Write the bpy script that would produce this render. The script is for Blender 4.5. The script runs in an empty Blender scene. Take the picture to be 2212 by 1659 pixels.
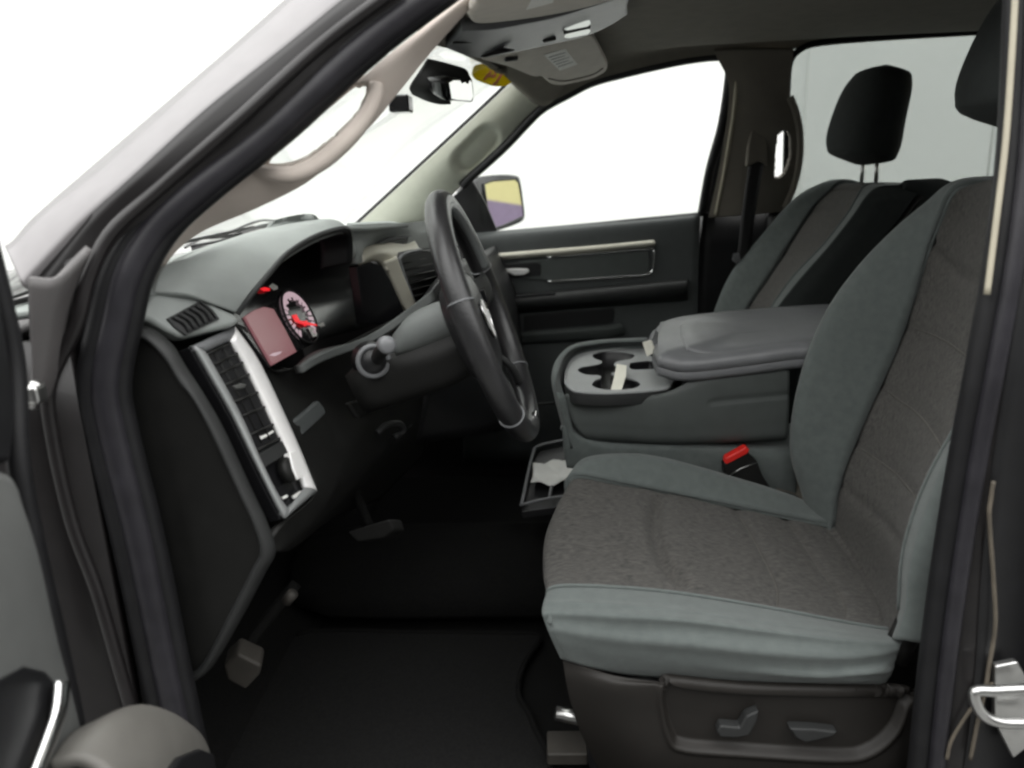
import bpy, bmesh, math, random
from mathutils import Vector, Matrix
random.seed(7)
sc = bpy.context.scene
COL = sc.collection

# ------------------------------------------------------------------ camera
CAM = Vector((.1794, -.9667, 1.0226))
YAW, PITCH, ROLL, FOC = .0471, .2684, -.0381, 1715.8       # focal length in units of a 2212 wide picture
fw = Vector((-math.sin(YAW)*math.cos(PITCH), math.cos(YAW)*math.cos(PITCH), -math.sin(PITCH)))
r0 = Vector((math.cos(YAW), math.sin(YAW), 0)); u0 = r0.cross(fw)
rt = r0*math.cos(ROLL) + u0*math.sin(ROLL); up = -r0*math.sin(ROLL) + u0*math.cos(ROLL)
cd = bpy.data.cameras.new('camera'); cam = bpy.data.objects.new('camera', cd); COL.objects.link(cam)
cd.sensor_width = 36; cd.lens = FOC/2212*36; cd.clip_start = .02; cd.clip_end = 200
m3 = Matrix((rt, up, -fw)).transposed(); m4 = m3.to_4x4(); m4.translation = CAM; cam.matrix_world = m4
cd.dof.use_dof = True; cd.dof.focus_distance = 1.5; cd.dof.aperture_fstop = 3.0
sc.camera = cam

# ------------------------------------------------------------------ world: even white overcast light of the photo bay
W = bpy.data.worlds.new('World'); sc.world = W; W.use_nodes = True
wn = W.node_tree; bg = wn.nodes['Background']; bg.inputs[0].default_value = (1, 1, .985, 1)
wc = wn.nodes.new('ShaderNodeTexCoord'); wx = wn.nodes.new('ShaderNodeSeparateXYZ'); wm = wn.nodes.new('ShaderNodeMapRange')
wn.links.new(wc.outputs['Generated'], wx.inputs[0]); wn.links.new(wx.outputs['Z'], wm.inputs['Value'])
wm.inputs['To Min'].default_value = 1.6; wm.inputs['To Max'].default_value = 4.8       # overcast: three times brighter overhead than at the horizon
wn.links.new(wm.outputs[0], bg.inputs[1])
sc.view_settings.view_transform = 'Standard'; sc.view_settings.look = 'None'
sc.view_settings.exposure = 0; sc.view_settings.gamma = 1
sc.cycles.use_denoising = True
sc.cycles.filter_width = 2.4
sc.cycles.max_bounces = 10; sc.cycles.diffuse_bounces = 6; sc.cycles.transparent_max_bounces = 16
sc.cycles.sample_clamp_indirect = 6

# ------------------------------------------------------------------ helpers
def P(a, b, y=None, x=None, z=None, pl=None):
    """the point of the place seen at (a, b), on the plane y=, x=, z= or pl=(point, normal)"""
    d = fw*FOC + rt*(a-1106) - up*(b-829.5)
    if y is not None: t = (y-CAM.y)/d.y
    elif x is not None: t = (x-CAM.x)/d.x
    elif z is not None: t = (z-CAM.z)/d.z
    else: t = (pl[0]-CAM).dot(pl[1])/d.dot(pl[1])
    return CAM + d*t
def plane3(a, b, c): return (a, (b-a).cross(c-a).normalized())
# enlargements used while measuring
def Z1(a, b): return (a*.50137, b*.50137)
def Z2(a, b): return (1106+a*.50137, b*.50137)
def Z3(a, b): return (a*.50137, 827.3+b*.50137)
def Z4(a, b): return (1106+a*.50137, 827.3+b*.50137)
def ZW(a, b): return (752.1+a*.3521, 389.3+b*.3521)
def ZK(a, b): return (265.4+a*.24, 442.4+b*.24)
def ZT(a, b): return (884.8+a*.24, b*.24)
def ZN(a, b): return (1150.2+a*.34, 645.9+b*.34)
def pts(zf, *L): return [P(*(zf(a, b) if zf else (a, b)), y=y) for a, b, y in L]

def wl(o):
    v = Vector((0, 0, 0))
    while o is not None: v = v + o.location; o = o.parent
    return v
def obj(name, V, Fc, mat, parent=None, smooth=True, sub=0, solid=0, off=-1, bevel=0, seg=2):
    o_ = wl(parent) if parent else Vector((0, 0, 0))
    me = bpy.data.meshes.new(name)
    me.from_pydata([tuple(Vector(v)-o_) for v in V], [], Fc)
    bm = bmesh.new(); bm.from_mesh(me); bmesh.ops.remove_doubles(bm, verts=bm.verts, dist=1e-5)
    bmesh.ops.recalc_face_normals(bm, faces=bm.faces); bm.to_mesh(me); bm.free()
    if solid:                                                   # open sheets face the doorway and get their thickness on the far side
        if sum(p.area*p.normal.dot(CAM-o_-p.center) for p in me.polygons) < 0: me.flip_normals()
        off = -1
    me.polygons.foreach_set('use_smooth', [smooth]*len(me.polygons))
    o = bpy.data.objects.new(name, me); COL.objects.link(o); o.parent = parent
    if mat: me.materials.append(mat)
    if solid:
        s = o.modifiers.new('s', 'SOLIDIFY'); s.thickness = solid; s.offset = off; s.use_even_offset = False
    if bevel:
        b = o.modifiers.new('b', 'BEVEL'); b.width = bevel; b.segments = seg; b.limit_method = 'ANGLE'; b.angle_limit = .6; b.harden_normals = True
        me.polygons.foreach_set('use_smooth', [True]*len(me.polygons))
    if sub:
        s = o.modifiers.new('u', 'SUBSURF'); s.levels = sub; s.render_levels = sub
    return o
def thing(name, label, cat, loc=(0, 0, 0), group=None):
    o = bpy.data.objects.new(name, None); COL.objects.link(o); o.location = loc; o.empty_display_size = .05
    o['label'] = label; o['category'] = cat
    if group: o['group'] = group
    return o
def tag(o, label, cat, group=None):
    o['label'] = label; o['category'] = cat
    if group: o['group'] = group
    return o
def structure(o): o['kind'] = 'structure'; return o

def crv(p, n):
    """n points along a smooth curve through p"""
    p = [Vector(q) for q in p]; k = len(p)-1
    if k == 0: return p*n
    out = []
    for i in range(n):
        t = i*k/(n-1); j = min(int(t), k-1); s = t-j
        a, b = p[j], p[j+1]; pa = p[j-1] if j > 0 else a*2-b; pb = p[j+2] if j+2 <= k else b*2-a
        out.append(.5*((2*b*0+2*a) + (b-pa)*s + (2*pa-5*a+4*b-pb)*s*s + (3*a-pa-3*b+pb)*s**3))
    return out
def surf(rows, nr, nc):
    R_ = [crv(r, nc) for r in rows]
    cols = [crv([r[j] for r in R_], nr) for j in range(nc)]
    return [[cols[j][i] for j in range(nc)] for i in range(nr)]
def gridf(G, wrap=False):
    nr, nc = len(G), len(G[0]); V = [v for r in G for v in r]; Fc = []
    for i in range(nr-1):
        for j in range(nc if wrap else nc-1):
            a = i*nc+j; b = i*nc+(j+1) % nc
            Fc.append((a, b, b+nc, a+nc))
    return V, Fc
def patch(name, rows, mat, parent, nr=16, nc=24, solid=.012, off=-1, smooth=True):
    V, Fc = gridf(surf(rows, nr, nc)); return obj(name, V, Fc, mat, parent, smooth, solid=solid, off=off)
def patchG(name, G, mat, parent, solid=.012, off=-1):
    V, Fc = gridf(G); return obj(name, V, Fc, mat, parent, True, solid=solid, off=off)
def loft(name, secs, mat, parent, n=None, smooth=True, sub=0, bevel=0):
    """closed loops joined one to the next, ends capped"""
    if n: secs = [[crv([s[j] for s in secs], n)[i] for j in range(len(secs[0]))] for i in range(n)]
    V, Fc = gridf(secs, True); k = len(secs[0]); m = len(secs)
    Fc.append(tuple(reversed(range(k)))); Fc.append(tuple(range((m-1)*k, m*k)))
    return obj(name, V, Fc, mat, parent, smooth, sub=sub, bevel=bevel)
def frames(path):
    T = []
    for i in range(len(path)):
        a = path[max(i-1, 0)]; b = path[min(i+1, len(path)-1)]; T.append((b-a).normalized())
    n = T[0].orthogonal().normalized(); N = []
    for t in T:
        n = (n - t*n.dot(t)).normalized(); N.append(n)
    return T, N
def tube(name, path, rad, mat, parent, n=10, k=None, closed=False, flat=1, upv=None):
    """a tube along path; flat < 1 squashes it along upv"""
    p = crv(path, k) if k else [Vector(q) for q in path]
    T, N = frames(p); secs = []
    for i in range(len(p)):
        t = T[i]
        if closed: t = (p[(i+1) % len(p)]-p[i-1]).normalized()
        a = N[i] if upv is None else (upv - t*upv.dot(t)).normalized()
        b = t.cross(a); r_ = rad if not callable(rad) else rad(i/(len(p)-1))
        secs.append([p[i] + a*math.cos(q)*r_*flat + b*math.sin(q)*r_ for q in [2*math.pi*j/n for j in range(n)]])
    if closed:
        V, Fc = gridf(secs+[secs[0]], True); return obj(name, V, Fc, mat, parent)
    return loft(name, secs, mat, parent)
def prism(name, outline, vec, mat, parent, bevel=.002, seg=2, smooth=False):
    n = len(outline); o = [Vector(q) for q in outline]; v = Vector(vec)
    V = o + [q+v for q in o]; Fc = [tuple(range(n)), tuple(reversed(range(n, 2*n)))]
    Fc += [(i, i+n, (i+1) % n + n, (i+1) % n) for i in range(n)]
    return obj(name, V, Fc, mat, parent, smooth, bevel=bevel, seg=seg)
def box(name, c, ax, ay, az, mat, parent, bevel=.003, seg=3):
    """box with half-axes ax, ay, az (vectors)"""
    c, ax, ay, az = Vector(c), Vector(ax), Vector(ay), Vector(az)
    V = [c+ax*i+ay*j+az*k for i in (-1, 1) for j in (-1, 1) for k in (-1, 1)]
    Fc = [(0, 1, 3, 2), (4, 6, 7, 5), (0, 4, 5, 1), (2, 3, 7, 6), (0, 2, 6, 4), (1, 5, 7, 3)]
    return obj(name, V, Fc, mat, parent, False, bevel=bevel, seg=seg)
def ring(name, outer, inner, vec, mat, parent, bevel=.002):
    """a frame between two loops of the same length, given depth vec"""
    n = len(outer); v = Vector(vec); A = [Vector(q) for q in outer]; B = [Vector(q) for q in inner]
    V = A+B+[q+v for q in A]+[q+v for q in B]; Fc = []
    for i in range(n):
        j = (i+1) % n
        Fc += [(i, j, n+j, n+i), (2*n+i, 3*n+i, 3*n+j, 2*n+j), (i, 2*n+i, 2*n+j, j), (n+i, n+j, 3*n+j, 3*n+i)]
    return obj(name, V, Fc, mat, parent, False, bevel=bevel)
def sup(c, ax, ay, e=2.6, n=28):
    """superellipse loop"""
    out = []
    for i in range(n):
        q = 2*math.pi*i/n; cs, sn = math.cos(q), math.sin(q)
        out.append(Vector(c)+Vector(ax)*math.copysign(abs(cs)**(2/e), cs)+Vector(ay)*math.copysign(abs(sn)**(2/e), sn))
    return out

# ------------------------------------------------------------------ materials
def mat(name, col, rough=.6, metal=0, bump=0, bscale=400, var=.12, vscale=30, spec=.5, coat=0, stretch=None, sheen=0):
    m = bpy.data.materials.new(name); m.use_nodes = True; nt = m.node_tree; b = nt.nodes['Principled BSDF']
    b.inputs['Roughness'].default_value = rough; b.inputs['Metallic'].default_value = metal
    b.inputs['Specular IOR Level'].default_value = spec; b.inputs['Coat Weight'].default_value = coat
    b.inputs['Sheen Weight'].default_value = sheen
    tc = nt.nodes.new('ShaderNodeTexCoord'); mp = nt.nodes.new('ShaderNodeMapping'); nt.links.new(tc.outputs['Object'], mp.inputs[0])
    if stretch: mp.inputs['Scale'].default_value = stretch
    nz = nt.nodes.new('ShaderNodeTexNoise'); nz.inputs['Scale'].default_value = vscale; nz.inputs['Detail'].default_value = 6
    nt.links.new(mp.outputs[0], nz.inputs[0])
    rp = nt.nodes.new('ShaderNodeValToRGB'); e = rp.color_ramp.elements
    e[0].position = .3; e[1].position = .7
    e[0].color = (*[c*(1-var) for c in col], 1); e[1].color = (*[min(1, c*(1+var)) for c in col], 1)
    nt.links.new(nz.outputs[0], rp.inputs[0]); nt.links.new(rp.outputs[0], b.inputs['Base Color'])
    if bump:
        n2 = nt.nodes.new('ShaderNodeTexNoise'); n2.inputs['Scale'].default_value = bscale; n2.inputs['Detail'].default_value = 3
        nt.links.new(mp.outputs[0], n2.inputs[0])
        bp = nt.nodes.new('ShaderNodeBump'); bp.inputs['Strength'].default_value = bump; bp.inputs['Distance'].default_value = .002
        nt.links.new(n2.outputs[0], bp.inputs['Height']); nt.links.new(bp.outputs[0], b.inputs['Normal'])
    return m
M = {}
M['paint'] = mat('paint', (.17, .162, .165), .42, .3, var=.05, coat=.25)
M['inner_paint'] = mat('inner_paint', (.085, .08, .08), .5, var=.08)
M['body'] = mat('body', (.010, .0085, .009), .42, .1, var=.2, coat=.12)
M['rubber'] = mat('rubber', (.009, .009, .010), .5, spec=.3, bump=.15, bscale=300, var=.2)
M['rubber_grey'] = mat('rubber_grey', (.020, .019, .023), .42, spec=.35, bump=.1, bscale=200, var=.2)
M['beige'] = mat('beige', (.56, .495, .445), .7, bump=.15, bscale=700, var=.04)
M['pale'] = mat('pale', (.60, .61, .52), .7, bump=.15, bscale=700, var=.04)
M['cream'] = mat('cream', (.38, .35, .27), .6, var=.05)
M['headliner'] = mat('headliner', (.20, .185, .155), .95, bump=.3, bscale=900, var=.06)
M['trim_brown'] = mat('trim_brown', (.16, .145, .12), .8, bump=.2, bscale=700, var=.06)
M['dash_grey'] = mat('dash_grey', (.27, .29, .28), .55, bump=.25, bscale=900, var=.05)
M['plastic'] = mat('plastic', (.026, .027, .027), .5, spec=.35, bump=.2, bscale=900, var=.1)
M['dark'] = mat('dark', (.009, .009, .0085), .5, spec=.25, bump=.2, bscale=900, var=.15)
M['black'] = mat('black', (.008, .008, .009), .45, var=.2)
M['gloss_black'] = mat('gloss_black', (.01, .01, .011), .12, var=.1)
M['silver'] = mat('silver', (.90, .89, .88), .42, .25, var=.04)
M['champagne'] = mat('champagne', (.56, .54, .46), .42, .35, var=.04)
M['rail_grey'] = mat('rail_grey', (.30, .31, .31), .4, .4, var=.05)
M['chrome'] = mat('chrome', (.8, .8, .8), .08, 1, var=.02)
M['leather'] = mat('leather', (.018, .018, .019), .31, bump=.3, bscale=350, var=.15)
M['leather_grey'] = mat('leather_grey', (.13, .14, .14), .4, bump=.2, bscale=350, var=.1)
M['vinyl'] = mat('vinyl', (.150, .154, .160), .36, bump=.3, bscale=420, var=.06)
M['console'] = mat('console', (.062, .070, .067), .6, bump=.2, bscale=800, var=.06)
M['tray'] = mat('tray', (.28, .29, .29), .5, bump=.15, bscale=800, var=.04)
M['fabric'] = mat('fabric', (.092, .106, .102), .9, bump=.5, bscale=900, var=.10, vscale=60, sheen=.15)
M['heather'] = mat('heather', (.057, .053, .047), .95, bump=.9, bscale=500, var=.8, vscale=62, stretch=(1.4, 7, 2), sheen=.1)
M['stitch'] = mat('stitch', (.078, .074, .066), .9, var=.2)
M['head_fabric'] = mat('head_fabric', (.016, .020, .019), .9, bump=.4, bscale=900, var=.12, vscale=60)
M['carpet'] = mat('carpet', (.0068, .0068, .0066), 1, bump=.9, bscale=500, var=.3, vscale=200, spec=.1)
M['matcloth'] = mat('matcloth', (.011, .011, .0108), 1, bump=.8, bscale=600, var=.25, vscale=200, spec=.1)
M['red'] = mat('red', (.62, .02, .015), .4, var=.05)
M['white'] = mat('white', (.75, .75, .72), .7, var=.04)
M['paper'] = mat('paper', (.72, .71, .62), .8, var=.04)
M['yellow'] = mat('yellow', (.60, .55, .27), .6, var=.05)
def sheet(name, col):
    m = bpy.data.materials.new(name); m.use_nodes = True; nt = m.node_tree; nt.nodes.clear()
    out = nt.nodes.new('ShaderNodeOutputMaterial'); mx = nt.nodes.new('ShaderNodeMixShader'); mx.inputs[0].default_value = .55
    d = nt.nodes.new('ShaderNodeBsdfDiffuse'); t = nt.nodes.new('ShaderNodeBsdfTranslucent'); nz = nt.nodes.new('ShaderNodeTexNoise'); nz.inputs['Scale'].default_value = 60
    rp = nt.nodes.new('ShaderNodeValToRGB'); rp.color_ramp.elements[0].color = (*[c*.9 for c in col], 1); rp.color_ramp.elements[1].color = (*col, 1)
    nt.links.new(nz.outputs[0], rp.inputs[0])
    for b in (d, t): nt.links.new(rp.outputs[0], b.inputs[0])
    nt.links.new(d.outputs[0], mx.inputs[1]); nt.links.new(t.outputs[0], mx.inputs[2]); nt.links.new(mx.outputs[0], out.inputs[0]); return m
M['sticker'] = sheet('sticker', (.62, .52, .04))
M['purple'] = mat('purple', (.22, .17, .26), .7, var=.1)
M['ground'] = mat('ground', (.16, .16, .155), .5, bump=.1, bscale=60, var=.12, vscale=3)
M['wall'] = mat('wall', (.82, .83, .81), .7, var=.02, vscale=2)
M['light_blocker'] = mat('light_blocker', (.05, .05, .05), .8, var=.1, vscale=2)
M['seam'] = mat('seam', (.45, .46, .45), .7, var=.02)
M['mirror'] = mat('mirror', (.9, .9, .9), .02, 1, var=.005)
M['steel'] = mat('steel', (.55, .55, .54), .3, 1, bump=.1, bscale=200, var=.15)
M['pedal_rubber'] = mat('pedal_rubber', (.026, .023, .019), .7, bump=.3, bscale=150, var=.2)
M['edge_brown'] = mat('edge_brown', (.10, .085, .065), .7, var=.3)
M['column_grey'] = mat('column_grey', (.10, .108, .105), .55, bump=.25, bscale=900, var=.05)
M['numeral'] = mat('numeral', (.62, .20, .12), .6, var=.05)
M['visor'] = mat('visor', (.62, .58, .52), .85, bump=.2, bscale=800, var=.05)
M['trim_seat'] = mat('trim_seat', (.017, .0152, .0135), .5, spec=.3, bump=.2, bscale=800, var=.06)
M['door_grey'] = mat('door_grey', (.060, .066, .066), .55, bump=.2, bscale=800, var=.06)
M['door_panel'] = mat('door_panel', (.095, .098, .095), .55, bump=.2, bscale=800, var=.06)
M['pocket'] = mat('pocket', (.115, .11, .10), .6, bump=.2, bscale=800, var=.06)
M['label_print'] = mat('label_print', (.84, .84, .80), .7, var=.08, vscale=120)
def emis(name, col, s):
    m = bpy.data.materials.new(name); m.use_nodes = True; b = m.node_tree.nodes['Principled BSDF']
    b.inputs['Base Color'].default_value = (.02, .02, .02, 1); b.inputs['Roughness'].default_value = .25
    b.inputs['Emission Color'].default_value = (*col, 1); b.inputs['Emission Strength'].default_value = s
    return m
M['screen'] = emis('screen', (.50, .20, .22), .42)
M['needle'] = emis('needle', (1, .02, .03), .85)
M['lens'] = emis('lens', (.9, .95, .88), .65)
M['dial'] = emis('dial', (.62, .45, .50), .75)
def glass(name, tint, gl=1.0):
    m = bpy.data.materials.new(name); m.use_nodes = True; nt = m.node_tree; nt.nodes.clear()
    out = nt.nodes.new('ShaderNodeOutputMaterial'); mx = nt.nodes.new('ShaderNodeMixShader')
    tr = nt.nodes.new('ShaderNodeBsdfTransparent'); g = nt.nodes.new('ShaderNodeBsdfGlossy'); fr = nt.nodes.new('ShaderNodeLayerWeight')
    tr.inputs[0].default_value = (*tint, 1); g.inputs['Roughness'].default_value = .02; fr.inputs[0].default_value = .5; mp = nt.nodes.new('ShaderNodeMapRange'); pw = nt.nodes.new('ShaderNodeMath'); pw.operation = 'POWER'; pw.inputs[1].default_value = 5; mp.inputs['To Min'].default_value = .02; mp.inputs['To Max'].default_value = .6
    nt.links.new(fr.outputs['Facing'], pw.inputs[0]); nt.links.new(pw.outputs[0], mp.inputs['Value']); nt.links.new(mp.outputs[0], mx.inputs[0]); nt.links.new(tr.outputs[0], mx.inputs[1]); nt.links.new(g.outputs[0], mx.inputs[2])
    nt.links.new(mx.outputs[0], out.inputs[0]); return m
M['glass'] = glass('glass', (.97, .98, .97))
M['tint'] = glass('tint', (.585, .605, .595))

# ------------------------------------------------------------------ the bay outside
g = obj('ground', [(-30, -30, -.62), (30, -30, -.62), (30, 30, -.62), (-30, 30, -.62)], [(0, 1, 2, 3)], M['ground']); structure(g)
WY = 4.6
wall = obj('wall', [(-9, WY, -.62), (12, WY, -.62), (12, WY, 6), (-9, WY, 6), (-9, WY+.2, -.62), (12, WY+.2, -.62), (12, WY+.2, 6), (-9, WY+.2, 6)],
           [(0, 1, 2, 3), (5, 4, 7, 6), (3, 2, 6, 7), (0, 3, 7, 4), (1, 5, 6, 2)], M['wall'], None, False); structure(wall)
for i in range(8):
    x0 = 1.9+1.22*i
    prism('wall_panel', [(x0+.008, WY-.02, -.6), (x0+1.212, WY-.02, -.6), (x0+1.212, WY-.02, 5.98), (x0+.008, WY-.02, 5.98)], (0, .018, 0), M['wall'], wall, .003)

blocker = obj('wall', [(-9, -3.4, -.62), (12, -3.4, -.62), (12, -3.4, 2.5), (-9, -3.4, 2.5), (-9, -3.6, -.62), (12, -3.6, -.62), (12, -3.6, 2.5), (-9, -3.6, 2.5)],
         [(0, 1, 2, 3), (5, 4, 7, 6), (3, 2, 6, 7), (0, 3, 7, 4), (1, 5, 6, 2)], M['light_blocker'], None, False); structure(blocker)  # unseen dark wall behind the camera, added to cut fill light and reflections
FARP = (Vector((0, 1.62, .85)), Vector((0, .45, .15)).normalized())     # passenger side glass line leans in
NEARP = (Vector((0, 0.0, .85)), Vector((0, .45, -.15)).normalized())

# ================================================================== CAB SHELL
cab = thing('truck_cab', 'dark truck cab body around the open doorway, with pale pillar trim and grey headliner', 'truck cab', (0.1, .81, 0))
# --- driver side front pillar, outside to inside
def band(name, L, R_, zf, m, n=28, thick=.02, push=0, bulge=0):
    A = crv(pts(zf, *L), n); B = crv(pts(zf, *R_), n); G = []
    for k in range(7):
        s = k/6; G.append([a*(1-s)+b*s + (a-CAM).normalized()*(-bulge*math.sin(math.pi*s)) for a, b in zip(A, B)])
    return patchG(name, G, m, cab, solid=thick, off=-1)
# painted outer pillar
band('outer_pillar', [(1290, -60, .195), (1020, 180, .165), (700, 455, .125), (390, 720, .085), (150, 930, .04), (60, 1030, .02), (20, 1060, .01)],
     [(1560, -60, .14), (1240, 200, .11), (900, 470, .07), (600, 740, .03), (350, 960, 0), (150, 1170, -.03), (95, 1230, -.04)], Z1, M['paint'], thick=.03, bulge=.008)
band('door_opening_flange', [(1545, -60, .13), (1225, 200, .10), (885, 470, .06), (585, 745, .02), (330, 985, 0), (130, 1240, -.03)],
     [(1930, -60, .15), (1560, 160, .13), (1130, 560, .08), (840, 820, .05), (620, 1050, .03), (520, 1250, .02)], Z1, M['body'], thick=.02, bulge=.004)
def seal(name, L, zf, r_, m, k=60):
    return tube(name, pts(zf, *L), r_, m, cab, 12, k)
sealpath = [Z1(1900, -60), Z1(1560, 195), Z1(1180, 545), Z1(860, 800), Z1(660, 985), Z1(545, 1180), Z1(495, 1380), Z3(445, 0), Z3(480, 220), Z3(575, 600), Z3(640, 900), Z3(700, 1200), Z3(800, 1660), Z3(830, 1800)]
ys = [.16, .14, .10, .06, .04, .02, .01, .0, 0, 0, 0, 0, 0, 0]
def off_path(du, dy=0): return [P(a+du, b, y=q+dy) for (a, b), q in zip(sealpath, ys)]
tube('weather_seal', off_path(4), .019, M['rubber_grey'], cab, 14, 70)
tube('weather_seal', off_path(34, .012), .016, M['rubber'], cab, 14, 70)
tube('weather_seal', off_path(-34, -.005), .014, M['rubber'], cab, 14, 70)
tube('door_opening_seam', [P(*q, y=y_) for q, y_ in [(Z1(1720, -60), .13), (Z1(1380, 195), .11), (Z1(1010, 530), .06), (Z1(700, 800), .03), (Z1(480, 1000), 0), (Z1(380, 1200), -.02), (Z1(330, 1400), -.03), (Z3(215, 0), -.03), (Z3(225, 220), -.03), (Z3(310, 600), -.03), (Z3(420, 900), -.03), (Z3(520, 1250), -.03), (Z3(640, 1660), -.03)]], .009, M['body'], cab, 10, 60)
# hinge pillar below the belt
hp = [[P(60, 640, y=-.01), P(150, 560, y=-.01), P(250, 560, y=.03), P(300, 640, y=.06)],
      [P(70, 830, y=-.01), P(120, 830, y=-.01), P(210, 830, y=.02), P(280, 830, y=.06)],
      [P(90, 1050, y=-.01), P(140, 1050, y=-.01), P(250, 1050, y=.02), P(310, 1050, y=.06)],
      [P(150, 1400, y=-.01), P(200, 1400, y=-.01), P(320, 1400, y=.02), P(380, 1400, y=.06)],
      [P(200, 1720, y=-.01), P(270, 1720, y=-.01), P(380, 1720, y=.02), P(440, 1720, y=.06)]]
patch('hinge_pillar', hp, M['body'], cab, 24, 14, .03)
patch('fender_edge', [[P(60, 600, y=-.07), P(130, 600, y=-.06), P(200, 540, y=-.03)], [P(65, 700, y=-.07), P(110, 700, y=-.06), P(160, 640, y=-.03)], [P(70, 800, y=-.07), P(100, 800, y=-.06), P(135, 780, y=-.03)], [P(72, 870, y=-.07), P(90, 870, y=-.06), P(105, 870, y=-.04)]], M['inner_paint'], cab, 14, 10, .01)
hin = box('hinge', P(75, 850, y=-.10), (.010, 0, 0), (0, .012, 0), (0, 0, .012), M['steel'], cab, .006)
obj_pin = tube('hinge_pin', [P(78, 825, y=-.10), P(72, 880, y=-.10)], .006, M['steel'], hin, 10)
# --- pillar trim, driver side, with grab handle
tl_ = [(273, 690, .06), (301, 612, .07), (351, 526, .085), (426, 441, .10), (501, 381, .12), (572, 340, .135), (640, 285, .15), (702, 232, .16), (782, 168, .18), (852, 108, .20), (1003, -10, .23), (1080, -70, .245)]
tr_ = [(300, 690, .10), (330, 625, .11), (375, 550, .125), (440, 499, .14), (552, 451, .155), (652, 401, .17), (717, 351, .18), (802, 271, .195), (872, 186, .21), (938, 105, .23), (1043, -10, .255), (1110, -70, .265)]
# the strip: outer part runs behind the hole along the windscreen glass, so it is split round the opening
hole = [Z1(1138, 705), Z1(1190, 630), Z1(1300, 540), Z1(1410, 450), Z1(1520, 362), Z1(1580, 352), Z1(1590, 400), Z1(1555, 490), Z1(1450, 600), Z1(1330, 685), Z1(1240, 715), Z1(1160, 718)]
inA, inB = crv([P(a, b, y=y) for a, b, y in tl_], 80), crv([P(a, b, y=y) for a, b, y in tr_], 80)
def pin(q, L):
    c = False; x, y = q
    for i in range(len(L)):
        (x1, y1), (x2, y2) = L[i], L[i-1]
        if (y1 > y) != (y2 > y) and x < (x2-x1)*(y-y1)/(y2-y1)+x1: c = not c
    return c
def pix(p):
    d = p-CAM; z = d.dot(fw); return (1106+FOC*d.dot(rt)/z, 829.5-FOC*d.dot(up)/z)
def surface_with_hole(name, A, B, holes, m, parent, nk=30, thick=.008, bulge=.01, away=Vector((0, -1, 0))):
    G = [[a*(1-s)+b*s + away*bulge*math.sin(math.pi*s) for a, b in zip(A, B)] for s in [k/nk for k in range(nk+1)]]
    V, Fc = gridf(G)
    keep = []
    for f in Fc:
        c = sum((V[i] for i in f), Vector())/len(f)
        if not any(pin(pix(c), h) for h in holes): keep.append(f)
    return obj(name, V, keep, m, parent, True, solid=thick, off=-1)
inA, inB = crv([P(a, b, y=y) for a, b, y in tl_], 170), crv([P(a, b, y=y) for a, b, y in tr_], 170)
ptrim = surface_with_hole('pillar_trim', inA, inB, [hole], M['beige'], cab, 46, .01, .012)
ptrim['label'] = 'pale beige front pillar trim with grab handle'
hc = sum((Vector((*q, 0)) for q in hole), Vector())/len(hole)
rim = [P(a+(a-hc.x)*.02, b+(b-hc.y)*.02, y=.150+.00028*(a-572)) for a, b in hole]
lp = crv(rim+[rim[0]], 72)[:-1]
tube('handle_rim', lp, .006, M['beige'], ptrim, 10, closed=True)
gp = [P(*Z1(a, b), y=y) for a, b, y in [(1105, 735, .135), (1160, 745, .13), (1260, 752, .13), (1370, 705, .14), (1480, 615, .15), (1570, 510, .165), (1615, 420, .175), (1620, 360, .18)]]
tube('grab_handle', gp, lambda s: .009+.003*math.sin(math.pi*s), M['beige'], ptrim, 14, 40)
# --- passenger side front pillar
a1 = [(772, 486, 1.58), (885, 382, 1.55), (1000, 276, 1.52), (1096, 186, 1.49), (1130, 150, 1.47)]
a2 = [(925, 480, 1.61), (1012, 384, 1.60), (1098, 303, 1.57), (1172, 232, 1.53), (1235, 192, 1.50)]
A = crv([P(a, b, y=y) for a, b, y in a1], 70); B = crv([P(a, b, y=y) for a, b, y in a2], 70)
G = [[a*(1-s)+b*s + Vector((0, -1, 0))*.025*math.sin(math.pi*s) for a, b in zip(A, B)] for s in [k/24 for k in range(25)]]
def pocket(G, c, ax, w, l, depth):
    for r_ in G:
        for i, p in enumerate(r_):
            q = pix(p); dx, dy = q[0]-c[0], q[1]-c[1]
            a_ = dx*ax[0]+dy*ax[1]; b_ = -dx*ax[1]+dy*ax[0]
            a2_ = max(0, abs(a_)-l)
            d = math.hypot(a2_, b_)/w
            if d < 1.15: r_[i] = p + Vector((.2, 1, 0))*depth*min(1, max(0, (1.15-d)/.35))
pocket(G, (1028, 322), (.70, -.71), 27, 32, .03)
fpt = patchG('pillar_trim', G, M['pale'], cab, .01); fpt['label'] = 'far pale pillar trim with oval grip recess'
# windscreen edge seal along far pillar
tube('windshield_seal', [p + Vector((-.01, .004, 0)) for p in A], .005, M['black'], cab, 8)
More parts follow.
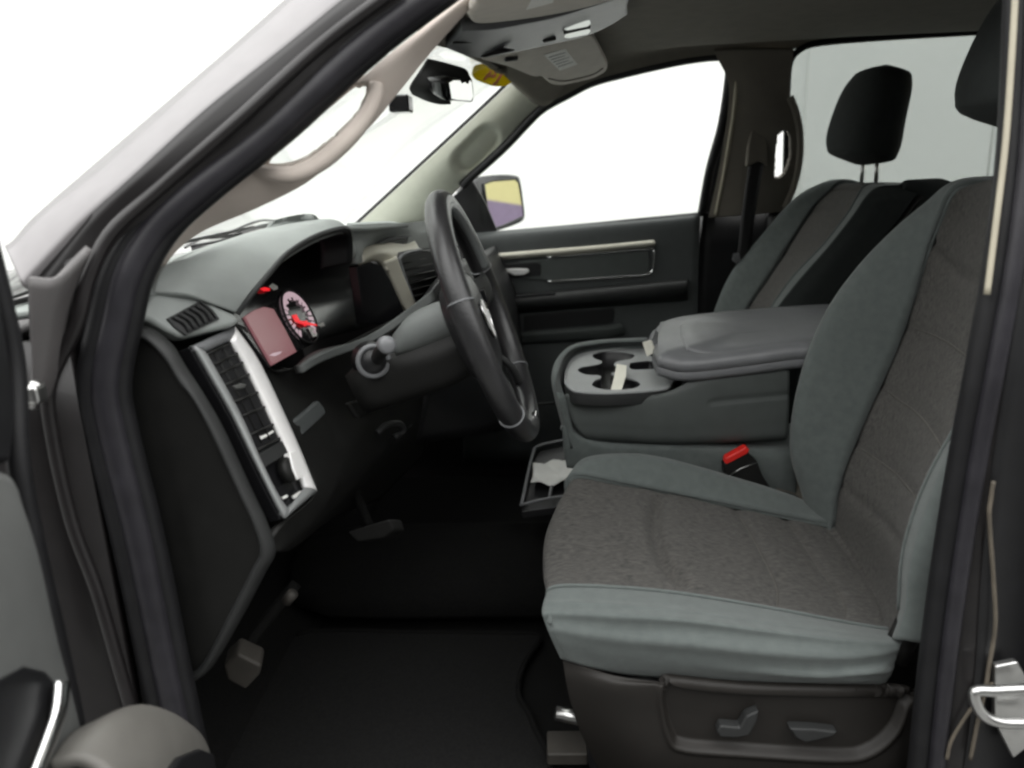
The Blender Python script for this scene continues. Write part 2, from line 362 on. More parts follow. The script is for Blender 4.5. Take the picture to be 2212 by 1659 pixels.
# --- windscreen glass
ws = [[P(40, 500, y=.02)+Vector((-.05, 0, 0)), P(400, 400, y=.6) + Vector((-.12, 0, -.02)), P(800, 470, y=1.55)+Vector((-.02, .05, -.02))],
      [P(1040, -5, y=.24), Vector((.02, .81, 1.25)), P(1105, 178, y=1.47)]]
xs = lambda s, q: None
wlow = [Vector((-.56, -.02, .86)), Vector((-.66, .4, .86)), Vector((-.69, .81, .86)), Vector((-.66, 1.2, .86)), Vector((-.47, 1.60, .84))]
wtop = [inB[-20]+Vector((-.02, 0, .01)), P(*ZT(250, 390), y=.6), P(*ZT(400, 430), y=.81), P(*ZT(760, 560), y=1.2), P(1100, 180, y=1.475)+Vector((-.01, 0, .01))]
patch('windshield', [wlow, [(a+b)/2+Vector((-.02, 0, .02)) for a, b in zip(wlow, wtop)], wtop], M['glass'], cab, 14, 24, .005)
# --- headliner: from the passenger window heads over to the driver side
far_edge = [(1172, 234), (1230, 206), (1281, 180), (1341, 162), (1416, 144), (1490, 130), (1555, 124), (1620, 118), (1690, 112), (1773, 93), (1900, 82), (2051, 73), (2250, 60)]
FE = [P(a, b, pl=FARP) for a, b in far_edge]
rows = [FE, [p+Vector((0, -.035, .035)) for p in FE], [Vector((p.x, 1.30, 1.315-.03*max(0, .25-p.x))) for p in FE],
        [Vector((p.x, .81, 1.345-.05*max(0, .25-p.x))) for p in FE], [Vector((p.x, .4, 1.33-.05*max(0, .25-p.x))) for p in FE], [Vector((p.x, .20, 1.29)) for p in FE]]
patch('headliner', rows, M['headliner'], cab, 30, 50, .02, off=1)
# front header piece
patch('header_trim', [[Vector((-.06, .25, 1.26)), P(*ZT(250, 400), y=.6), P(*ZT(400, 440), y=.81), P(*ZT(760, 570), y=1.2), P(1098, 176, y=1.47)],
                      [Vector((.02, .23, 1.285)), Vector((.03, .5, 1.31)), Vector((.03, .81, 1.318)), Vector((.05, 1.2, 1.30)), P(1172, 230, y=1.49)],
                      [Vector((.20, .22, 1.29)), Vector((.22, .5, 1.33)), Vector((.22, .81, 1.345)), Vector((.22, 1.2, 1.325)), FE[1]+Vector((0, -.02, .03))]], M['headliner'], cab, 14, 24, .015, off=1)
# roof skin
RZ = 1.40
obj('roof_panel', [(-.12, .3, RZ-.03), (2.2, .22, RZ-.03), (2.2, 1.27, RZ-.03), (-.12, 1.34, RZ-.03), (-.05, .5, RZ), (2.1, .45, RZ), (2.1, 1.2, RZ), (-.05, 1.15, RZ)],
    [(0, 1, 5, 4), (1, 2, 6, 5), (2, 3, 7, 6), (3, 0, 4, 7), (4, 5, 6, 7)], M['paint'], cab, solid=.01)
# --- passenger side centre pillar (upper trim, grab handle, dark lower)
bo = [(1540, 112), (1572, 190), (1562, 300), (1548, 380), (1528, 470)]
bi = [(1704, 112), (1696, 208), (1713, 250), (1722, 300), (1719, 355), (1706, 412), (1686, 455)]
Ao = crv([P(a, b, pl=FARP)+Vector((0, -.015, 0)) for a, b in bo], 30); Bo = crv([P(a, b, pl=FARP)+Vector((0, -.03, 0)) for a, b in bi], 30)
hol2 = [(1680, 292), (1690, 284), (1703, 283), (1710, 301), (1710, 341), (1698, 376), (1686, 386), (1673, 386), (1675, 340)]
Ao = crv([P(a, b, pl=FARP)+Vector((0, -.015, 0)) for a, b in bo], 120); Bo = crv([P(a, b, pl=FARP)+Vector((0, -.045, 0)) for a, b in bi], 120)
cp = surface_with_hole('pillar_trim', Ao, Bo, [hol2], M['trim_brown'], cab, 90, .02, .02)
cp['label'] = 'brown grey centre pillar trim with grab handle beside the passenger belt'
tube('grab_handle', [P(a, b, pl=FARP)+Vector((0, -.06, 0)) for a, b in [(1694, 214), (1708, 252), (1715, 300), (1713, 352), (1701, 405), (1684, 446)]], .010, M['trim_brown'], cp, 12, 30)
patch('door_jamb', [[P(a, b, pl=FARP)+Vector((0, .03, 0)) for a, b in [(1540, 108), (1572, 130), (1566, 250), (1545, 370), (1520, 470), (1492, 520)]], [P(a, b, pl=FARP)+Vector((0, .03, 0)) for a, b in [(1600, 100), (1620, 130), (1615, 250), (1600, 370), (1580, 470), (1560, 520)]]], M['black'], cab, 4, 30, .02)
tube('edge_strip', [P(a, b, pl=FARP)+Vector((0, -.02, 0)) for a, b in [(1584, 150), (1587, 190), (1580, 260), (1562, 370), (1544, 462)]], .007, M['cream'], cab, 10, 40)
patch('center_pillar', [[P(1520, 462, y=1.62), P(1620, 452, y=1.62), P(1720, 440, y=1.62)], [P(1490, 700, y=1.62), P(1610, 700, y=1.62), P(1720, 700, y=1.62)], [P(1470, 1000, y=1.62), P(1600, 1000, y=1.62), P(1720, 1000, y=1.62)]], M['black'], cab, 8, 8, .04, off=1)
# --- near centre pillar (right edge of the doorway)
def nb(L, dy=0): return [P(a, b, y=max(0, .0+.15*max(0, (700-b))/1400)+dy) for a, b in L]
nB = [((2196, -60), (2260, -60)), ((2180, 300), (2236, 300)), ((2150, 560), (2215, 560)), ((2108, 800), (2180, 800)), ((2070, 1000), (2150, 1000)), ((2030, 1250), (2125, 1250)), ((2000, 1480), (2110, 1480)), ((1975, 1720), (2080, 1720))]
Lp = [a for a, b in nB]; Rp = [b for a, b in nB]
A_, B_ = crv(nb(Lp, .03), 50), crv(nb(Rp), 50)
patchG('center_pillar', [[a*(1-s)+b*s+Vector((0, -.012*math.sin(math.pi*s), 0)) for a, b in zip(A_, B_)] for s in [k/8 for k in range(9)]], M['body'], cab, .03)
tube('weather_seal', nb([(a+6, b) for a, b in Lp], .02), .017, M['rubber'], cab, 12, 50)
tube('weather_seal', nb([(a+42, b) for a, b in Lp], .0), .011, M['rubber_grey'], cab, 12, 50)
C1 = crv(nb(Rp, -.005), 50); C2 = crv(nb([(a+140, b) for a, b in Rp], .02), 50)
patchG('pillar_face', [[a*(1-s)+b*s for a, b in zip(C1, C2)] for s in [k/6 for k in range(7)]], M['black'], cab, .03)
tube('flange_edge', nb([(2146, 1040), (2140, 1080), (2137, 1120), (2146, 1250), (2150, 1350), (2136, 1440), (2130, 1480), (2112, 1560), (2096, 1640)], -.012), .0028, M['edge_brown'], cab, 8, 60)
tube('edge_strip', nb([(2196, -60), (2187, 100), (2173, 300), (2153, 470), (2132, 636)], -.002), .0036, M['cream'], cab, 10, 40)
tube('pillar_wire', nb([(2150, 1470), (2120, 1500), (2060, 1590), (2045, 1640)], -.012), .0025, M['edge_brown'], cab, 6, 20)
# striker on the pillar
sk = prism('striker', nb([(2150, 1440), (2200, 1430), (2240, 1500), (2240, 1600), (2190, 1640), (2150, 1560)], -.02), (0, .012, 0), M['steel'], cab, .003)
tube('striker_loop', nb([(2225, 1488), (2150, 1492), (2105, 1496), (2120, 1540), (2160, 1560), (2240, 1562)], -.045), .0075, M['steel'], sk, 10, 40)
# --- floor, firewall, tunnel, sill
obj('floor_carpet', [(-.55, .02, -.01), (1.0, .02, -.01), (1.0, 1.6, -.01), (-.55, 1.6, -.01)], [(0, 1, 2, 3)], M['carpet'], cab, solid=.03)
patch('firewall', [[Vector((-.36, y, -.02)) for y in (.02, .4, .81, 1.2, 1.6)], [Vector((-.52, y, .10)) for y in (.02, .4, .81, 1.2, 1.6)], [Vector((-.62, y, .35)) for y in (.02, .4, .81, 1.2, 1.6)], [Vector((-.68, y, .84)) for y in (.02, .4, .81, 1.2, 1.6)]], M['carpet'], cab, 14, 10, .03, off=1)
loft('transmission_tunnel', [[Vector((x, .81+a, b)) for a, b in [(-.24, -.01), (-.17, .10), (-.1, .15), (.1, .15), (.17, .10), (.24, -.01)]] for x in (-.5, -.2, .2, .9)], M['carpet'], cab, sub=1)
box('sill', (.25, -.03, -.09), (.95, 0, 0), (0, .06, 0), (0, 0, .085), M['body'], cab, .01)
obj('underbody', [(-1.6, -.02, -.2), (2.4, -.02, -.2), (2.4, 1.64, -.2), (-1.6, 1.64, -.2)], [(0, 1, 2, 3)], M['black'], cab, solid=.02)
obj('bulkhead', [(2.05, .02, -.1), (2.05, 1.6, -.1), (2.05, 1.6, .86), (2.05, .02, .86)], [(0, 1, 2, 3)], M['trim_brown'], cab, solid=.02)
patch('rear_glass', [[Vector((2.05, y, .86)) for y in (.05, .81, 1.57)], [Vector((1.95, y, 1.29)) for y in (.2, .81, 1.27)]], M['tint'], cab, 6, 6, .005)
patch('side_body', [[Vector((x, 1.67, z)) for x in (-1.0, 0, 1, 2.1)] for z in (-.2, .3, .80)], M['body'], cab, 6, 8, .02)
patch('side_body', [[Vector((x, -.03+(.12 if z > 1 else 0), z)) for x in (.86, 1.3, 2.1)] for z in (-.2, .85, 1.3)], M['body'], cab, 8, 8, .02)  # unseen rear driver side, added to stop light flooding into the cab
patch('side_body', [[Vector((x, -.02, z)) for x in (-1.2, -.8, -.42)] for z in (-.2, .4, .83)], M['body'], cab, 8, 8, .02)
# hood / cowl outside the windscreen
patch('hood', [[Vector((-.62, y, .84-.04*abs(y-.81))) for y in (-.04, .3, .81, 1.3, 1.66)], [Vector((-1.2, y, .82-.06*abs(y-.81))) for y in (-.04, .3, .81, 1.3, 1.66)], [Vector((-1.8, y, .74-.08*abs(y-.81))) for y in (-.0, .3, .81, 1.3, 1.62)]], M['paint'], cab, 10, 16, .02)

# ================================================================== DASHBOARD
dash = thing('dashboard', 'grey and black dashboard with hooded lit gauges, under the windscreen', 'dashboard', (-.3, .81, .6))
def K(a, b, y): return P(*ZK(a, b), y=y)
hood = [[K(1030, 980, .170), K(800, 890, .135), K(560, 800, .10), K(270, 785, .075)],
        [K(1150, 820, .180), K(830, 740, .145), K(580, 690, .115), K(300, 690, .085)],
        [K(1300, 640, .205), K(1000, 560, .18), K(700, 520, .15), K(400, 540, .10)],
        [K(1480, 440, .25), K(1180, 372, .235), K(880, 365, .20), K(560, 470, .14)],
        [K(1700, 300, .33), K(1460, 250, .32), K(1180, 252, .30), K(760, 375, .21)],
        [K(1890, 228, .42), K(1720, 160, .42), K(1500, 170, .41), K(1150, 250, .33)],
        [K(2020, 220, .49), K(1930, 142, .495), K(1820, 132, .49), K(1650, 142, .45)],
        [K(2050, 340, .525), K(2045, 260, .535), K(2010, 215, .54), K(1960, 190, .54)],
        [K(2045, 520, .535), K(2090, 470, .56), K(2110, 430, .58), K(2120, 400, .60)]]
patch('cluster_hood', hood, M['dash_grey'], dash, 60, 30, .012)
# dark inner reveal of the gauge hood, from the lip to the gauge face
lip = [r_[0] for r_ in hood]
def face(a, b): return P(*ZK(a, b), pl=CL)
CL = (Vector((-.285, .35, .80)), Vector((.92, 0, .38)).normalized())
inn = [p + Vector((-.055, -.012 if p.y < .4 else -.012, .004 if p.y < .3 else -.008)) for p in lip]
patch('gauge_reveal', [lip, [(a+b)/2 for a, b in zip(lip, inn)], inn], M['black'], dash, 8, 60, .006)
tube('hood_lip', lip, .0045, M['plastic'], dash, 8, 70)
low1, low2 = K(1060, 1010, .17), K(2212, 1075, .56)
cl = [face(980, 1000), face(1150, 690), face(1420, 380), face(1750, 210), face(2050, 200), face(2180, 520), face(2300, 900), face(2212, 1090), face(1850, 1180), face(1560, 1330), face(1330, 1460), face(1180, 1270)]
gp_ = prism('gauge_panel', cl, CL[1]*-.02, M['gloss_black'], dash, .002)
off_ = CL[1]*.004
scr = prism('screen', [face(1080, 1015)+off_, face(1170, 955)+off_, face(1255, 925)+off_, face(1340, 945)+off_, face(1440, 1120)+off_, face(1548, 1330)+off_, face(1330, 1450)+off_, face(1190, 1210)+off_], CL[1]*-.006, M['screen'], gp_, .001)
prism('screen_icon', [face(1295, 1365)+off_*1.3, face(1330, 1345)+off_*1.3, face(1410, 1328)+off_*1.3, face(1395, 1350)+off_*1.3, face(1350, 1372)+off_*1.3], CL[1]*-.002, M['dial'], gp_, .0005)
def dial(cx, cy, ax, ay, bx, by, a0, a1, n, w, nm='dial_mark'):
    out = []
    for i in range(n):
        t = a0+(a1-a0)*i/(n-1)
        def q(r_, t_): return face(cx+(ax*math.cos(t_)+bx*math.sin(t_))*r_, cy+(ay*math.cos(t_)+by*math.sin(t_))*r_)+off_
        prism(nm, [q(1, t-w), q(1, t+w), q(.80, t+w), q(.80, t-w)], CL[1]*-.002, M['dial'], gp_, .0003)
# speedometer ring; long axis runs down to the right
tubec = [face(1585+140*math.sin(q)+110*math.cos(q)*.55, 1010+(-235*math.cos(q)*.95+40*math.sin(q)))+off_ for q in [2*math.pi*i/40 for i in range(40)]]
def sp(t, r_): # t=0 top, clockwise
    return face(1575+r_*(-115*math.cos(t)+92*math.sin(t)), 1012+r_*(-212*math.cos(t)-52*math.sin(t)))+off_
for i in range(22):
    t = -2.3+4.9*i/21; w = .075
    prism('dial_mark', [sp(t-w, 1.0), sp(t+w, 1.0), sp(t+w, .80 if i % 2 else .70), sp(t-w, .80 if i % 2 else .70)], CL[1]*-.002, M['dial'], gp_, .0003)
tube('dial_ring', [sp(2*math.pi*i/48, 1.1) for i in range(48)], .002, M['plastic'], gp_, 6, closed=True)
arcs = [sp(-1.0+2.4*i/20, 1.02) for i in range(21)]; arci = [sp(-1.0+2.4*i/20, .88) for i in range(21)]
patch('dial_band', [arcs, arci], M['dial'], gp_, 2, 21, .001)
# red needle and hub lights
for L in ([(1500, 1005), (1538, 996), (1566, 1050), (1535, 1066)], [(1535, 1045), (1600, 1058), (1720, 1086), (1728, 1098), (1600, 1088), (1540, 1066)], [(1598, 1060), (1634, 1052), (1645, 1090), (1612, 1102)]):
    prism('needle', [face(a, b)+off_*1.5 for a, b in L], CL[1]*-.002, M['needle'], gp_, .0005)
prism('needle', [face(a, b)+off_*1.5 for a, b in [(1210, 765), (1250, 752), (1305, 765), (1295, 785), (1250, 788)]], CL[1]*-.002, M['needle'], gp_, .0005)
prism('small_gauge', [face(a, b)+off_ for a, b in [(1300, 740), (1330, 712), (1375, 740), (1380, 765), (1345, 775)]], CL[1]*-.002, M['label_print'], gp_, .0005)
prism('small_gauge', [face(a, b)+off_ for a, b in [(1730, 1085), (1790, 1065), (1805, 1095), (1770, 1110)]], CL[1]*-.002, M['label_print'], gp_, .0005)
prism('small_gauge', [face(a, b)+off_ for a, b in [(1655, 1110), (1700, 1110), (1745, 1190), (1700, 1195)]], CL[1]*-.002, M['label_print'], gp_, .0005)
# pad at the driver's end with the side window vent
PA = plane3(K(270, 785, .08), K(1030, 1000, .165), K(545, 1195, .085))
def pa(a, b, h=0): return P(*ZK(a, b), pl=PA)+PA[1]*h*(1 if PA[1].z > 0 else -1)
pad = prism('end_pad', [pa(a, b) for a, b in [(150, 1010), (195, 900), (260, 790), (450, 772), (640, 800), (760, 850), (860, 910), (1010, 980), (1075, 1040), (1010, 1085), (545, 1200), (390, 1130), (250, 1050)]], PA[1]*(-.03 if PA[1].z > 0 else .03), M['dash_grey'], dash, .008, 3)
vo = [(385, 1030), (700, 862), (800, 950), (862, 1032), (560, 1180), (460, 1110)]
vi = [(420, 1032), (690, 885), (780, 960), (832, 1030), (566, 1160), (480, 1100)]
ring('vent_frame', [pa(a, b, .004) for a, b in vo], [pa(a, b, .004) for a, b in vi], PA[1]*(-.01 if PA[1].z > 0 else .01), M['plastic'], pad, .001)
prism('vent_well', [pa(a, b, .001) for a, b in vi], PA[1]*(-.012 if PA[1].z > 0 else .012), M['black'], pad, .001)
for i in range(5):
    s = (i+.6)/5.4
    a1_, b1_ = 420+(690-420)*s, 1032+(885-1032)*s; a2_, b2_ = 566+(832-566)*s, 1160+(1030-1160)*s
    mid = ((a1_+a2_)/2+18, (b1_+b2_)/2-14)
    tube('vent_slat', [pa(a1_, b1_, .0025), pa(*mid, .0035), pa(a2_, b2_, .0025)], .0032, M['plastic'], pad, 6, 8)
# silver framed switch and vent panel
BZ = plane3(P(415, 745, y=.085), P(615, 1122, y=.095), P(680, 1060, y=.195))
NB = BZ[1] if BZ[1].x > 0 else -BZ[1]
def bz(a, b, h=0): return P(a, b, pl=BZ)+NB*h
oL = [(413, 748), (452, 815), (500, 900), (548, 1000), (585, 1075), (611, 1122)]
oR = [(503, 706), (555, 780), (604, 880), (642, 965), (668, 1030), (681, 1062)]
iL = [(440, 762), (474, 820), (520, 905), (562, 1000), (596, 1068), (617, 1100)]
iR = [(492, 738), (527, 795), (571, 885), (612, 970), (642, 1030), (652, 1055)]
def strip(name, A, B, h, m, parent, n=30, d=.012, bul=.004):
    A = crv([bz(a, b, h) for a, b in A], n); B = crv([bz(a, b, h) for a, b in B], n)
    return patchG(name, [[a*(1-s)+b*s+NB*bul*math.sin(math.pi*s) for a, b in zip(A, B)] for s in [k/6 for k in range(7)]], m, parent, solid=d)
back = prism('switch_panel', [bz(a, b, -.004) for a, b in oL+oR[::-1]], NB*-.02, M['gloss_black'], dash, .002)
strip('silver_rail', iR, oR, .004, M['silver'], back, bul=.006)
strip('silver_rail', oL, iL, .004, M['rail_grey'], back, bul=.003)
strip('silver_rail', [oL[0], oR[0]], [iL[0], iR[0]], .004, M['vinyl'], back)
strip('silver_rail', [iL[-1], iR[-1]], [oL[-1], oR[-1]], .004, M['rail_grey'], back)
LL = crv([Vector((a, b, 0)) for a, b in iL], 60); RR = crv([Vector((a, b, 0)) for a, b in iR], 60)
def lr(s, t): # s across, t down
    a = LL[int(t*59)]; b = RR[int(t*59)]; q = a*(1-s)+b*s; return (q.x, q.y)
prism('vent_well', [bz(*lr(0, 0), .001), bz(*lr(1, 0), .001), bz(*lr(1, .3), .001), bz(*lr(1, .56), .001), bz(*lr(0, .56), .001), bz(*lr(0, .3), .001)], NB*-.004, M['black'], back, .001)
for i in range(8):
    t = .03+.52*i/7
    tube('vent_slat', [bz(*lr(.02, t), .003), bz(*lr(.98, t), .003)], .0022, M['dark'], back, 6)
for s in (.32, .66):
    tube('vent_vane', [bz(*lr(s, .03), .001), bz(*lr(s, .28), .001), bz(*lr(s, .54), .001)], .002, M['dark'], back, 6)
prism('vent_tab', [bz(*q, .007) for q in [(497, 836), (512, 831), (524, 833), (520, 841), (505, 843)]], NB*-.006, M['steel'], back, .001)
prism('vent_divider', [bz(*lr(0, .57), .005), bz(*lr(1, .57), .005), bz(*lr(1, .63), .005), bz(*lr(0, .63), .005)], NB*-.008, M['plastic'], back, .001)
# switch: round knob with a bright grip bar, small white icons
kc = bz(613, 1018, .004); tx = (bz(640, 1005)-bz(600, 1025)).normalized(); ty = NB.cross(tx).normalized()
kn = loft('light_knob', [[kc+NB*h+(tx*math.cos(q)+ty*math.sin(q))*r_ for q in [2*math.pi*i/24 for i in range(24)]] for h, r_ in ((0, .020), (.010, .020), (.014, .017))], M['dark'], back)
prism('grip_bar', [bz(*q, .021) for q in [(601, 985), (617, 981), (626, 1010), (631, 1038), (619, 1044), (609, 1020)]], NB*-.012, M['silver'], kn, .002)
for L in ([(556, 945), (578, 936), (580, 941), (560, 951)], [(572, 939), (588, 930), (590, 934), (576, 942)], [(588, 972), (606, 966), (608, 971), (592, 977)], [(612, 966), (622, 962), (624, 968), (614, 972)],
          [(566, 990), (580, 986), (582, 991), (570, 995)], [(625, 972), (634, 969), (636, 974), (628, 978)], [(634, 1014), (644, 1011), (645, 1017), (636, 1020)], [(608, 1074), (618, 1069), (620, 1074), (611, 1079)], [(630, 1072), (648, 1060), (650, 1066), (634, 1078)], [(640, 980), (648, 976), (650, 981), (643, 984)]):
    prism('switch_icon', [bz(*q, .002) for q in L], NB*-.003, M['white'], back, .0003)
# side cover of the dashboard seen in the doorway
ec = [(281, 715), (321, 728), (371, 778), (401, 828), (426, 852), (466, 928), (521, 1048), (557, 1128), (569, 1188), (552, 1228), (501, 1329), (441, 1439), (390, 1470), (330, 1300), (290, 1120), (262, 900), (255, 760)]
ecp = [P(a, b, y=.045) for a, b in ec]
prism('side_cover', ecp, (0, .02, 0), M['dark'], dash, .004, 3)
rl = [(262, 706), (321, 706), (371, 742), (401, 790), (440, 850), (485, 928), (540, 1048), (578, 1128), (596, 1190), (575, 1236), (520, 1340), (455, 1445), (400, 1480)]
ri = [(255, 735), (315, 735), (362, 782), (392, 832), (420, 860), (458, 935), (512, 1052), (548, 1132), (560, 1188), (543, 1226), (494, 1322), (436, 1430), (390, 1462)]
A_ = crv([P(a, b, y=.055) for a, b in rl], 60); B_ = crv([P(a, b, y=.05) for a, b in ri], 60)
patchG('cover_rim', [[a*(1-s)+b*s+Vector((0, -.016*math.sin(math.pi*s)**.7, 0)) for a, b in zip(A_, B_)] for s in [k/8 for k in range(9)]], M['plastic'], dash, .006)
# face of the dashboard between the switch panel and the cluster / knee panel
def yc(*L): return [P(a, b, y=y) for a, b, y in L]
patch('lower_panel', [yc((503, 702, .195), (540, 765, .205), (585, 850, .21), (640, 960, .21), (682, 1062, .205), (612, 1130, .10), (570, 1190, .062)),
                      yc((512, 700, .20), (552, 768, .22), (598, 850, .25), (690, 940, .29), (720, 1040, .27), (680, 1120, .19), (610, 1192, .10)),
                      yc((520, 702, .205), (572, 786, .245), (620, 830, .30), (720, 880, .39), (780, 950, .41), (740, 1070, .32), (640, 1180, .2)),
                      yc((526, 704, .21), (586, 800, .255), (660, 795, .34), (800, 790, .47), (890, 880, .60), (850, 980, .55), (720, 1120, .40)),
                      yc((530, 706, .215), (592, 800, .26), (690, 768, .38), (900, 680, .60), (950, 780, .69), (930, 950, .75), (820, 1080, .62))], M['dark'], dash, 40, 60, .01)
prism('coin_box', yc((636, 910, .235), (690, 865, .30), (702, 880, .31), (706, 893, .31), (657, 940, .24), (645, 925, .24)), (-.01, 0, .0), M['door_grey'], dash, .004)
prism('knee_cover', yc((755, 870, .33), (850, 845, .43), (868, 865, .44), (778, 905, .34)), (-.012, 0, 0), M['dark'], dash, .004)
tube('release_handle', yc((815, 935, .38), (835, 918, .40), (862, 915, .43), (872, 930, .44), (852, 944, .42)), .006, M['plastic'], dash, 8, 20)
# light ledge under the gauges toward the column
patch('cluster_ledge', [yc((655, 805, .29), (700, 780, .33), (800, 740, .41), (880, 690, .47), (940, 650, .52)), yc((648, 790, .29), (700, 762, .33), (800, 722, .42), (880, 668, .48), (935, 625, .53))], M['column_grey'], dash, 6, 24, .02)
# passenger side of the dashboard: top pad, storage lid, centre stack bezel
padP = [yc((765, 488, .56), (850, 484, .75), (905, 478, .95), (960, 476, 1.3), (1005, 482, 1.57)),
        yc((757, 520, .565), (840, 500, .74), (905, 494, .92), (965, 490, 1.28), (1012, 492, 1.57)),
        yc((770, 545, .57), (822, 522, .72), (905, 508, .9), (975, 502, 1.26), (1020, 502, 1.57)),
        yc((772, 570, .57), (820, 560, .70), (905, 540, .88), (985, 530, 1.25), (1030, 520, 1.57))]
patch('top_pad', padP, M['dash_grey'], dash, 24, 40, .015)
patch('rear_pad', [[K(270, 785, .075), K(430, 530, .12), K(760, 375, .21), K(1150, 250, .33), K(1650, 142, .45), P(765, 488, y=.56), P(850, 484, y=.75), P(905, 478, y=.95), P(960, 476, y=1.3), P(1005, 482, y=1.57)],
                   [Vector((-.60, y, .85)) for y in (.03, .1, .2, .33, .45, .56, .75, .95, 1.3, 1.58)]], M['dash_grey'], dash, 14, 50, .01, off=1)
obj('defrost_grille', [(-.56, .08, .868), (-.60, .5, .885), (-.60, 1.1, .885), (-.57, 1.1, .893), (-.57, .5, .893), (-.53, .08, .876)], [(0, 1, 4, 5), (1, 2, 3, 4)], M['dark'], dash, solid=.004)
ring('storage_lid', yc((808, 526, .66), (835, 512, .72), (872, 507, .82), (905, 508, .90), (890, 517, .86), (868, 522, .79)), yc((822, 524, .68), (840, 515, .72), (870, 510, .80), (893, 511, .87), (884, 516, .84), (864, 520, .78)), (0, 0, -.008), M['plastic'], dash, .001)
bzA = yc((771, 546, .60), (800, 530, .64), (840, 524, .72), (875, 527, .80), (896, 520, .86))
bzB = yc((776, 574, .60), (804, 565, .63), (826, 572, .66), (848, 590, .68), (905, 590, .84))
A_ = crv(bzA, 30); B_ = crv(bzB, 30)
patchG('center_bezel', [[a*(1-s)+b*s+Vector((.012*math.sin(math.pi*s), 0, .0)) for a, b in zip(A_, B_)] for s in [k/8 for k in range(9)]], M['champagne'], dash, .012)
bzC = yc((826, 566, .66), (842, 600, .67), (862, 645, .68), (882, 680, .69), (895, 720, .70)); bzD = yc((856, 552, .70), (872, 598, .71), (890, 640, .72), (905, 675, .73), (915, 715, .74))
A_ = crv(bzC, 30); B_ = crv(bzD, 30)
patchG('center_bezel', [[a*(1-s)+b*s+Vector((.012*math.sin(math.pi*s), 0, .0)) for a, b in zip(A_, B_)] for s in [k/8 for k in range(9)]], M['champagne'], dash, .012)
prism('center_display', yc((772, 574, .60), (804, 566, .63), (826, 572, .65), (845, 605, .66), (865, 650, .67), (885, 700, .68), (790, 700, .60)), (-.02, 0, 0), M['gloss_black'], dash, .003)
cv = prism('center_vent', yc((860, 556, .705), (872, 545, .72), (905, 538, .80), (960, 540, .92), (965, 680, .92), (905, 678, .74), (886, 630, .72)), (-.02, 0, 0), M['black'], dash, .004)
tube('vent_frame', yc((905, 680, .735), (886, 630, .72), (866, 572, .708), (866, 555, .71), (885, 545, .75), (910, 540, .81)), .004, M['vinyl'], cv, 8, 40)
for i in range(7):
    tube('vent_slat', yc((868+5.5*i, 570+14*i, .712+.003*i), (930+5*i, 556+14*i, .86)), .003, M['dark'], cv, 6)
patch('center_stack', [yc((895, 690, .60), (960, 600, .75), (1000, 560, 1.0), (1040, 545, 1.3), (1070, 530, 1.57)), yc((930, 800, .62), (1000, 740, .78), (1060, 700, 1.0), (1100, 680, 1.3), (1120, 660, 1.57)), yc((900, 960, .66), (960, 950, .76), (1080, 930, 1.0), (1120, 900, 1.3), (1130, 880, 1.57))], M['black'], dash, 20, 30, .02)
tube('trim_line', yc((1090, 880, 1.0), (1150, 874, 1.1), (1220, 868, 1.2)), .003, M['plastic'], dash, 6, 12)

# ================================================================== STEERING COLUMN
col = thing('steering_column', 'grey steering column shroud with stalk behind the wheel', 'steering column', (-.1, .3475, .72))
WC = Vector((.080, .315, .785)); WT = .334
WN = Vector((math.cos(WT), 0, math.sin(WT))); WU = Vector((-math.sin(WT), 0, math.cos(WT))); WY_ = Vector((0, 1, 0))
def w(a, b, h=0): return WC + WY_*a + WU*b + WN*h          # a to the passenger side, b up the wheel, h toward the driver
def csec(h, wd, hi, lo, up_):
    o = []
    for i in range(15):
        q = math.pi*i/14
        if not up_: q = -q
        c, s = math.cos(q), math.sin(q)
        o.append(w(-wd*math.copysign(abs(c)**.6, c), (hi if up_ else lo)*math.copysign(abs(s)**.6, s), h))
    return o
loft('upper_shroud', [csec(-.030, .046, .036, 0, True), csec(-.045, .056, .046, 0, True), csec(-.08, .060, .050, 0, True), csec(-.12, .060, .046, 0, True), csec(-.15, .056, .03, 0, True)], M['column_grey'], col, 14)
loft('lower_shroud', [csec(-.030, .046, 0, .06, False), csec(-.045, .056, 0, .075, False), csec(-.08, .060, 0, .085, False), csec(-.14, .062, 0, .085, False), csec(-.24, .058, 0, .08, False)], M['dark'], col, 14)
loft('hub_boss', [[w(r_*math.cos(q), r_*math.sin(q), h) for q in [2*math.pi*i/24 for i in range(24)]] for h, r_ in ((-.05, .05), (-.03, .045), (-.01, .05))], M['dark'], col)
st0, st1 = P(*ZW(150, 1110), y=.26), P(*ZW(235, 1020), y=.165)
tube('turn_stalk', [P(*ZW(180, 1120), y=.29), (st0+st1)/2, st1], .011, M['dark'], col, 14, 10)
kd = (st1-st0).normalized()
kk = P(*ZW(240, 1012), y=.155); toC = (CAM-kk).normalized(); ka = toC.orthogonal().normalized(); kb = toC.cross(ka)
kax = Vector((.35, -.9, .12)).normalized(); ka = kax.orthogonal().normalized(); kb = kax.cross(ka)
loft('stalk_knob', [[kk+kax*h+(ka*math.cos(q)+kb*math.sin(q))*r_ for q in [2*math.pi*i/20 for i in range(20)]] for h, r_ in ((-.035, .010), (-.02, .0125), (0, .0135), (.006, .0125), (.009, .009))], M['vinyl'], col)
rc = P(*ZW(155, 1110), y=.25)
tube('stalk_collar', [rc+(ka*math.cos(q)+kb*math.sin(q))*.024 for q in [2*math.pi*i/30 for i in range(30)]], .0045, M['vinyl'], col, 8, closed=True)
